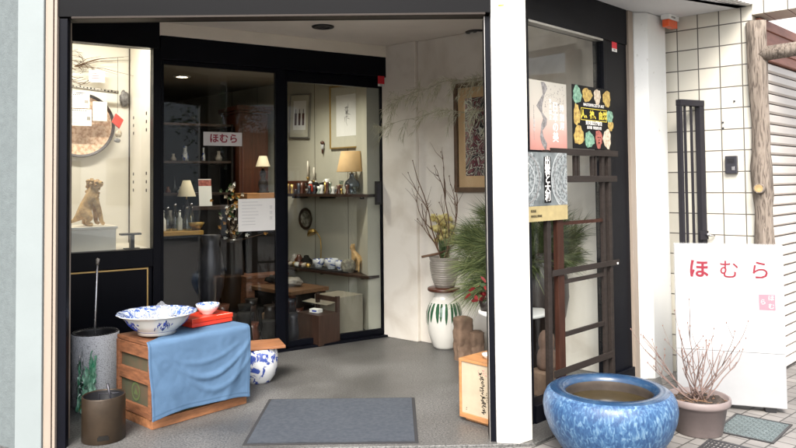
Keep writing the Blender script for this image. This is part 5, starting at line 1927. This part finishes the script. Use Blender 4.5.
for (k, r_, m_, lab) in ((.70, .042, 'ink', 'round black teapot behind the red bottle'), (.57, .046, 'ink', 'round black teapot with a pale knob on the upper shelf')):
    tp = item('teapot', lab, 'teapot', k, .075, 1.2905, 'black teapots')
    MB(m_).lathe([(0, 0.03), (.03, .03), (r_, .065), (r_, .085), (.025, .115), (0, .118)], 20).lathe([(0, 0), (.03, 0), (.022, .0295), (0, .0295)], 16).tube([(-r_ * .8, 0, .07), (-r_ * 1.5, 0, .09), (-r_ * 1.7, 0, .11)], [.012, .008, .006], 8).build('body', tp)
    MB('paper').blob((0, 0, .124), .010, 0, 2, 0).build('knob', tp)
M['glassware'] = M['jarglass']
for i, (k, hh, m_, lab) in enumerate(((.50, .13, 'brass', 'hourglass shaped brass vase nearest the black teapot'), (.42, .15, 'glaze_white', 'slim white bottle vase in the middle of the upper shelf'), (.345, .12, 'mahogany', 'small brown goblet between the slim vases'), (.27, .13, 'jarglass', 'clear glass tumbler near the tan lamp'), (.215, .09, 'shade_tan', 'orange cup near the tan lamp'), (.455, .055, 'jarglass', 'low clear glass dish in the middle of the upper shelf'), (.385, .05, 'greyglaze', 'low grey dish in the middle of the upper shelf'), (.30, .045, 'porcelain', 'tiny blue and white cup on the upper shelf'), (-.06, .07, 'jarglass', 'clear glass bowl right of the tan lamp'))):
    it = item('small_vase', lab, 'vase', k, .10 + .06 * (i % 3), 1.2905, 'small vases on the upper shelf')
    r_ = .026 if hh > .08 else .038
    MB(m_).lathe([(0, 0), (r_, 0), (r_ * 1.05, .008), (r_ * .55, hh * .40), (r_ * .6, hh * .6), (r_, hh), (r_ * .85, hh), (r_ * .4, hh * .6), (0, hh * .5)], 18).build('body', it)
rnd = random.Random(17)
for i in range(16):
    k = .98 - i * .062 + rnd.uniform(-.015, .015)
    hh = rnd.uniform(.045, .12); r_ = rnd.uniform(.016, .028)
    it = MB(rnd.choice(('jarglass', 'jarglass', 'brass', 'glaze_white', 'mahogany', 'darkmetal'))).lathe([(0, 0), (r_, 0), (r_ * 1.05, .006), (r_ * .5, hh * .45), (r_ * .95, hh), (r_ * .8, hh), (0, hh * .55)], 14).build('tiny_glass', None, ww(k, .225, 1.2905))
    tag(it, 'tiny glass or cup in the front row of the upper shelf', 'glass', 'tiny glasses along the upper shelf edge')
# lower shelf
for (k, o_, r_, h_, lab) in ((.56, .16, .062, .085, 'blue and white cup, left one on the lower shelf'), (.37, .15, .072, .10, 'largest blue and white cup, middle of the lower shelf'), (.22, .16, .058, .09, 'blue and white cup beside the dark basket on the lower shelf')):
    it = item('patterned_cup', lab, 'cup', k, o_, .5275, 'blue and white cups')
    MB('porcelain', 'glaze_white').lathe([(0, 0), (r_ * .55, 0), (r_ * .6, .01), (r_ * .95, h_ * .5), (r_, h_), (r_ * .93, h_), (r_ * .85, h_ * .5), (0, .02)], 28).build('body', it)
ty = MB('black').box(-.36, .36, -.10, .10, 0, .012).build('black_tray', None, ww(.42, .20, .5275 - .0), AW)
ty.location = ww(.42, .15, .5272)
tag(ty, 'long black tray under the blue and white cups', 'tray')
for c in bpy.data.objects:
    if c.name.startswith('patterned_cup'):
        c.location.z = .5400
bk = item('dark_basket', 'small dark patterned pot at the right of the cups', 'pot', .10, .17, .5275)
MB('plate').lathe([(0, 0), (.05, 0), (.075, .05), (.07, .10), (.05, .125), (.04, .12), (0, .09)], 24, rfun=lambda a, z: 1 + .05 * math.sin(a * 12)).build('body', bk)
# deer figure
V = [(0, 0, .15), (.05, 0, .155), (.085, 0, .16), (.105, 0, .21), (.115, 0, .235), (.145, 0, .225), (-.0, .022, .09), (0, .024, 0), (0, -.022, .09), (0, -.024, 0), (.085, .022, .09), (.085, .024, 0), (.085, -.022, .09), (.085, -.024, 0), (.10, .02, .27), (.10, -.02, .27)]
Ed = [(0, 1), (1, 2), (2, 3), (3, 4), (4, 5), (0, 6), (6, 7), (0, 8), (8, 9), (2, 10), (10, 11), (2, 12), (12, 13), (4, 14), (4, 15)]
dm_ = skin_mesh(V, Ed, [.032, .032, .03, .02, .02, .011, .014, .009, .014, .009, .014, .009, .014, .009, .006, .006], 2)
dm_.materials.clear(); dm_.materials.append(M['lion'])
for p_ in dm_.polygons:
    p_.use_smooth = True
do = bpy.data.objects.new('deer_figure', dm_)
COL.objects.link(do)
do.location = ww(-.02, .12, .533); do.rotation_euler = (0, 0, AW)
tag(do, 'small brown carved deer figure at the right end of the lower shelf', 'figurine')
dk = item('desk_lamp', 'old bronze desk lamp with arched neck on the lower shelf', 'lamp', .60, .10, .5275)
MB('darkmetal').lathe([(0, 0), (.05, 0), (.052, .012), (.012, .025), (0, .025)], 20).build('lamp_base', dk)
MB('brass').tube([(0, 0, .02), (-.01, 0, .20), (.0, 0, .30), (.05, 0, .355), (.11, 0, .36)], .006, 8).build('neck', dk)
MB('brass').lathe([(.045, -.02), (.035, .015), (.012, .035), (0, .036)], 20, X=T(.14, 0, .36) @ RY(R(25)) @ Matrix.Scale(1.5, 4, (1, 0, 0))).build('lamp_shade', dk)
for i, (k, r_, lab) in enumerate(((.78, .06, 'rounded dark iron kettle at the left of the lower shelf'), (.90, .05, 'small brown jar left of the iron kettle'), (.98, .055, 'small grey jar at the far left of the lower shelf'))):
    it = item('shelf_jar', lab, 'jar', k, .14, .5275, 'small jars on the lower shelf')
    MB(('ink', 'mahogany', 'greyglaze')[i]).lathe([(0, 0), (r_ * .7, 0), (r_, .03), (r_, .07), (r_ * .5, .10), (r_ * .4, .12), (0, .125)], 22).build('body', it)
for i in range(7):
    it = MB(('brass', 'creamp', 'mahogany', 'glaze_white')[i % 4]).blob((0, 0, .03), .03, 0, 2, .5, 2, i, (1, 1, .9)).build('trinket', None, ww(.66 + .055 * i, .215 + .01 * (i % 2), .5275), AW)
    tag(it, 'tiny trinket in the row at the front of the lower shelf', 'trinket', 'trinkets on the lower shelf')
# furniture under the shelf
M['tabletop'] = mat('worn_brown_table', (0.15, 0.075, 0.035), 0.5, var=.3, vscale=6, stretch=(1, 6, 6))
lt_ = item('low_table', 'brown wooden low table below the lower shelf', 'table', .62, .62, .004)
M['ebony'] = mat('ebony_stain', (0.010, 0.008, 0.007), 0.5, spec=.2)
MB('ebony').box(-.46, .44, -.17, .19, .02, .374).build('cabinet', lt_)
b = MB('tabletop')
b.box(-.50, .48, -.22, .24, .375, .41)
b.build('table_top', lt_, bevel=.004)
for (x, y) in ((-.45, -.18), (-.45, .18), (.43, -.18), (.43, .18)):
    MB('mahogany').box(x - .022, x + .022, y - .022, y + .022, 0, .3745).build('leg', lt_)
M['card'] = mat('grey_cardboard', (0.30, 0.27, 0.21), .9, var=.1, vscale=6)
cb_ = item('cardboard_box', 'pale cardboard box on the floor right of the low table', 'box', -0.05, .42, .004)
MB('card').box(-.17, .17, -.14, .16, 0, .36).build('carton', cb_, bevel=.004)
MB('card').box(-.17, .17, .165, .27, .34, .345, 0, RX(R(-6))).build('flap', cb_)
M['kraft'] = mat('brown_kraft_board', (0.20, 0.115, 0.055), .9, var=.15, vscale=5)
for (k, o_, wx, dy, hz, lab) in ((.42, .30, .36, .26, .30, 'brown carton pushed under the low table, nearer the pillar'), (.88, .34, .38, .30, .27, 'brown carton pushed under the low table, nearer the middle frame'), (.30, .86, .30, .22, .20, 'small open brown carton in front of the low table')):
    bx_ = item('brown_carton', lab, 'box', k, o_, .004, 'brown cartons on the shop floor')
    MB('kraft').box(-wx / 2, wx / 2, -dy / 2, dy / 2, 0, hz).build('carton', bx_, bevel=.003)
    MB('card').box(-.025, .025, -dy / 2 - .001, dy / 2 + .001, hz + .0005, hz + .0015).build('tape', bx_)
for (k, o_, z, lab) in ((.75, .62, .414, 'folded dark cloth bundle lying on the low table'), (.42, .60, .414, 'low grey bowl standing on the low table')):
    it = item('table_bundle', lab, 'bundle', k, o_, z)
    MB('ink' if k > .6 else 'greyglaze').blob((0, 0, .045), .10, 0, 3, .4, 2.4, 3, (1.2, .8, .42)).build('body', it)
stl = item('low_chest', 'low dark brown chest with a back rail holding a small printed packet', 'chest', -.20, .80, .004)
MB('darkwood').box(-.15, .15, -.12, .12, 0, .26).build('body', stl, bevel=.003)
MB('darkwood').box(-.15, -.12, -.12, -.09, .2605, .40).box(.12, .15, -.12, -.09, .2605, .40).box(-.1195, .1195, -.115, -.095, .35, .39).build('back_rail', stl)
pk = MB('paper', 'blueink').box(-.05, .05, -.03, .03, 0, .03).box(-.03, .02, .0301, .031, .008, .022, 1).build('packet', None, ww(-.19, .82, .265), AW + .2)
tag(pk, 'small white and blue packet on the low dark chest', 'packet')
cb2 = thing('carton', 'brown carton on the shop floor behind the middle door frame', 'box', dw(1.70, 1.05, .004), AD + .1)
MB('cratewood').box(0, .45, 0, .35, .0, .48).build('carton', cb2, bevel=.004)
MB('cratewood').box(-.01, .46, -.01, .36, .481, .50).build('lid', cb2)

# ------------------------------------------------------------------ left, darker part of the shop room
wd = thing('wardrobe', 'tall mahogany wardrobe with cornice inside the shop', 'wardrobe', dw(1.94, 1.90, .004), AD)
b = MB('mahogany')
b.box(0, .335, 0, .55, 0, 2.17)
b.build('carcass', wd, bevel=.004)
MB('mahogany').box(-.02, .36, -.03, .57, 2.1705, 2.20).box(-.04, .385, -.05, .59, 2.2005, 2.25).build('cornice', wd, bevel=.006)
MB('mahogany').box(.03, .305, -.016, -.0005, .15, 2.08).build('door', wd, bevel=.006)
bc = thing('bookcase', 'dark open bookcase of small curios beside the wardrobe', 'bookcase', dw(1.05, 2.0, .004), AD)
b = MB('ebony')
b.box(0, .86, .38, .40, 0, 2.05)
b.box(0, .025, 0, .3795, 0, 2.05); b.box(.835, .86, 0, .3795, 0, 2.05)
b.build('carcass', bc)
for z in (.05, .55, .95, 1.28, 1.62, 2.02):
    MB('darkwood').box(.0255, .8345, 0, .3795, z, z + .025).build('shelf', bc)
for i in range(22):
    z = rnd.choice((.975, 1.305, 1.645))
    r_ = rnd.uniform(.018, .04)
    hh = rnd.uniform(.06, .18)
    q = dw(1.05 + .08 + .033 * i, 2.0 + rnd.uniform(.08, .2), z + .0055)
    it = MB(rnd.choice(('glaze_white', 'brass', 'mahogany', 'porcelain', 'greyglaze', 'jarglass', 'creamp'))).lathe([(0, 0), (r_, 0), (r_ * 1.1, hh * .3), (r_ * .5, hh * .7), (r_ * .6, hh), (0, hh)], 14).build('curio', None, q)
    tag(it, 'small curio standing in the dark open bookcase', 'curio', 'curios in the bookcase')
tb = thing('side_table', 'wooden side table, its top coloured as if lit yellow, behind the left glass door', 'table', dw(.80, .98, .004), AD)
M['yellowlit'] = mat('yellow_lit_wood_top', (.50, .28, .06), .4, var=.2, vscale=8, stretch=(1, 8, 8))  # yellow light falling on the table top is put into its colour
MB('yellowlit').box(0, .46, 0, .50, .93, .968).build('table_top', tb, bevel=.003)
MB('ebony').box(.02, .44, .03, .47, .25, .9295).build('cabinet', tb)
for (x, y) in ((.035, .045), (.425, .045), (.035, .455), (.425, .455)):
    MB('darkwood').box(x - .015, x + .015, y - .015, y + .015, 0, .2495).build('leg', tb)
l1 = thing('table_lamp', 'cream cone shade lamp on the wooden side table', 'lamp', dw(1.20, 1.32, .973), AD)
table_lamp(l1, 'shade', .088, .036, .155, .31, 'darkmetal', [(0, 0), (.06, 0), (.062, .012), (.025, .03), (.04, .10), (.045, .16), (.02, .22), (.012, .28), (0, .285)])
for i in range(6):
    q = dw(.92 + .055 * i, 1.10 + .05 * (i % 2), .973)
    it = thing('glass_bottle', 'clear glass bottle in the row on the side table', 'bottle', q, 0, 'glass bottles on the side table')
    hh = .17 + .03 * (i % 3)
    MB('jarglass' if i % 3 else 'glaze_white').lathe([(0, 0), (.026, 0), (.028, .01), (.028, hh * .6), (.011, hh * .75), (.011, hh), (0, hh)], 16).build('body', it)
    MB('steel').lathe([(0, hh + .001), (.013, hh + .001), (.013, hh + .018), (0, hh + .018)], 12).build('cap', it)
cn_ = thing('card_holder', 'gold coloured dish on the side table beside the bottles', 'dish', dw(1.215, 1.06, .973), AD)
MB('brass').lathe([(0, 0), (.03, 0), (.06, .04), (.075, .07), (.07, .07), (.05, .04), (0, .012)], 22, rfun=lambda a, z: 1 + .08 * math.sin(6 * a)).build('bowl', cn_)
ds = thing('dark_desk', 'dark desk with a propped leaflet behind the side table', 'desk', dw(1.28, 1.40, .004), AD)
MB('darkwood').box(0, .50, 0, .35, 1.14, 1.178).build('desk_top', ds, bevel=.003)
MB('ebony').box(.02, .48, .03, .33, .0, 1.1395).build('body', ds)
lf = thing('leaflet', 'white leaflet with red heading propped on the dark desk', 'leaflet', dw(1.37, 1.47, 1.183), AD)
MB('paper').box(0, .13, 0, .002, 0, .27, 0, RX(R(-8))).build('sheet', lf)
MB('redp').box(0, .13, -.001, -.0002, .20, .262, 0, RX(R(-8))).build('heading', lf)
fv = thing('flower_arrangement', 'large mixed arrangement of orange and white dried flowers', 'flowers', dw(1.62, 1.25, .004), AD)
MB('urn').lathe([(0, 0), (.08, 0), (.10, .3), (.13, .6), (.10, .82), (.11, .86), (0, .8)], 28).build('vase', fv)
b = MB('leaf', 'petal_or', 'paper', 'creamp', 'twig')
for i in range(60):
    a = rnd.uniform(0, 2 * PI); rr = abs(rnd.gauss(0, .11)); zz = rnd.uniform(.86, 1.40)
    c = Vector((rr * math.cos(a), rr * math.sin(a) * .7, zz))
    m_ = rnd.choice((0, 1, 2, 3, 3, 1, 0))
    for q in range(5):
        t_ = 2 * PI * q / 5
        b.blade(c, Vector((math.cos(t_), -.5, math.sin(t_))), rnd.uniform(.018, .035), .014, Vector((0, 1, .2)), m_)
    if i % 4 == 0:
        b.tube([Vector((0, 0, .82)), c], [.003, .0015], 4, 4)
b.build('blooms', fv)
uv = thing('metal_vase', 'tall dark glossy vase standing close behind the left glass', 'vase', dw(1.21, .62, .004), AD)
MB('darkmetal').lathe([(0, 0), (.11, 0), (.115, .02), (.07, .06), (.06, .20), (.06, .36), (.085, .40), (.11, .50), (.12, .62), (.10, .76), (.07, .86), (.085, .95), (.07, .95), (0, .8)], 36).build('body', uv)
ch = thing('small_chest', 'brown chest carrying the white lamp, before the wardrobe', 'chest', dw(1.80, 1.28, .004), AD)
MB('ebony').box(0, .34, 0, .34, 0, 1.235).build('carcass', ch, bevel=.003)
MB('wood').box(-.01, .35, -.01, .35, 1.236, 1.30).build('top_drawer', ch, bevel=.003)
l2 = thing('table_lamp', 'small white shade lamp with ornate dark base on the chest', 'lamp', dw(2.02, 1.42, 1.305), AD)
table_lamp(l2, 'shade', .075, .04, .11, .27, 'greywood', [(0, 0), (.06, 0), (.065, .01), (.03, .03), (.05, .07), (.05, .11), (.02, .15), (.035, .19), (.012, .25), (0, .252)])
for i in range(26):
    q = dw(1.0 + .04 * i, .25 + .5 * rnd.random(), .004)
    it = MB(rnd.choice(('darkwood', 'ink', 'ink', 'darkmetal', 'mahogany', 'urn'))).lathe([(0, 0), (.05, 0), (.07, .08), (.05, .15 + .05 * (i % 4)), (.06, .2 + .05 * (i % 4)), (0, .18 + .05 * (i % 4))], 16).build('floor_jar', None, q)
    tag(it, 'dusty jar standing on the shop floor behind the left glass', 'jar', 'jars on the shop floor')

# ------------------------------------------------------------------ across the street (mirrored in the glass)
ho = thing('house_across', 'pale house across the street, mirrored in the left glass door', 'building', (13.0, -6.0, -0.06), R(20))
MB('white_panel').box(-4, 4, -3, 3, 0, 5.6).build('wall', ho)
b = MB('slate')
b.prism([(-4.4, 5.6), (4.4, 5.6), (0, 7.6)], -3.4, 3.4, X=RX(R(90)))
b.build('roof', ho)
for (x, z) in ((-2.2, .9), (1.2, .9), (-2.2, 3.5), (1.2, 3.5)):
    MB('navy').box(x, x + 1.5, 3.001, 3.04, z, z + 1.3).build('window', ho)
    MB('navy').box(-4.04, -4.001, x - .3, x + 1.2, z, z + 1.3).build('window', ho)
tr = thing('street_tree', 'leafy street tree across the road, mirrored in the left glass door', 'tree', (8.2, -1.6, -0.06))
MB('log').tube([(0, 0, 0), (.05, 0, 1.2), (-.03, .05, 2.2), (.1, 0, 3.2)], [.14, .11, .09, .05], 12).build('trunk', tr)
b = MB('leaf', 'twig')
for i in range(24):
    a = rnd.uniform(0, 2 * PI); zz = rnd.uniform(1.6, 2.8)
    e = Vector((rnd.uniform(.5, 1.5) * math.cos(a), rnd.uniform(.5, 1.5) * math.sin(a), zz + rnd.uniform(.3, 1.2)))
    p0 = Vector((0, 0, zz))
    b.tube([p0, p0.lerp(e, .5) + Vector((0, 0, .1)), e], [.035, .02, .006], 5, 1)
    for k in range(60):
        c = p0.lerp(e, rnd.uniform(.4, 1.1)) + Vector((rnd.gauss(0, .2), rnd.gauss(0, .2), rnd.gauss(0, .2)))
        b.blade(c, Vector((rnd.uniform(-1, 1), rnd.uniform(-1, 1), rnd.uniform(-1, .5))), .12, .05, Vector((rnd.random(), 1, .2)), 0)
b.build('crown', tr, recalc=False)
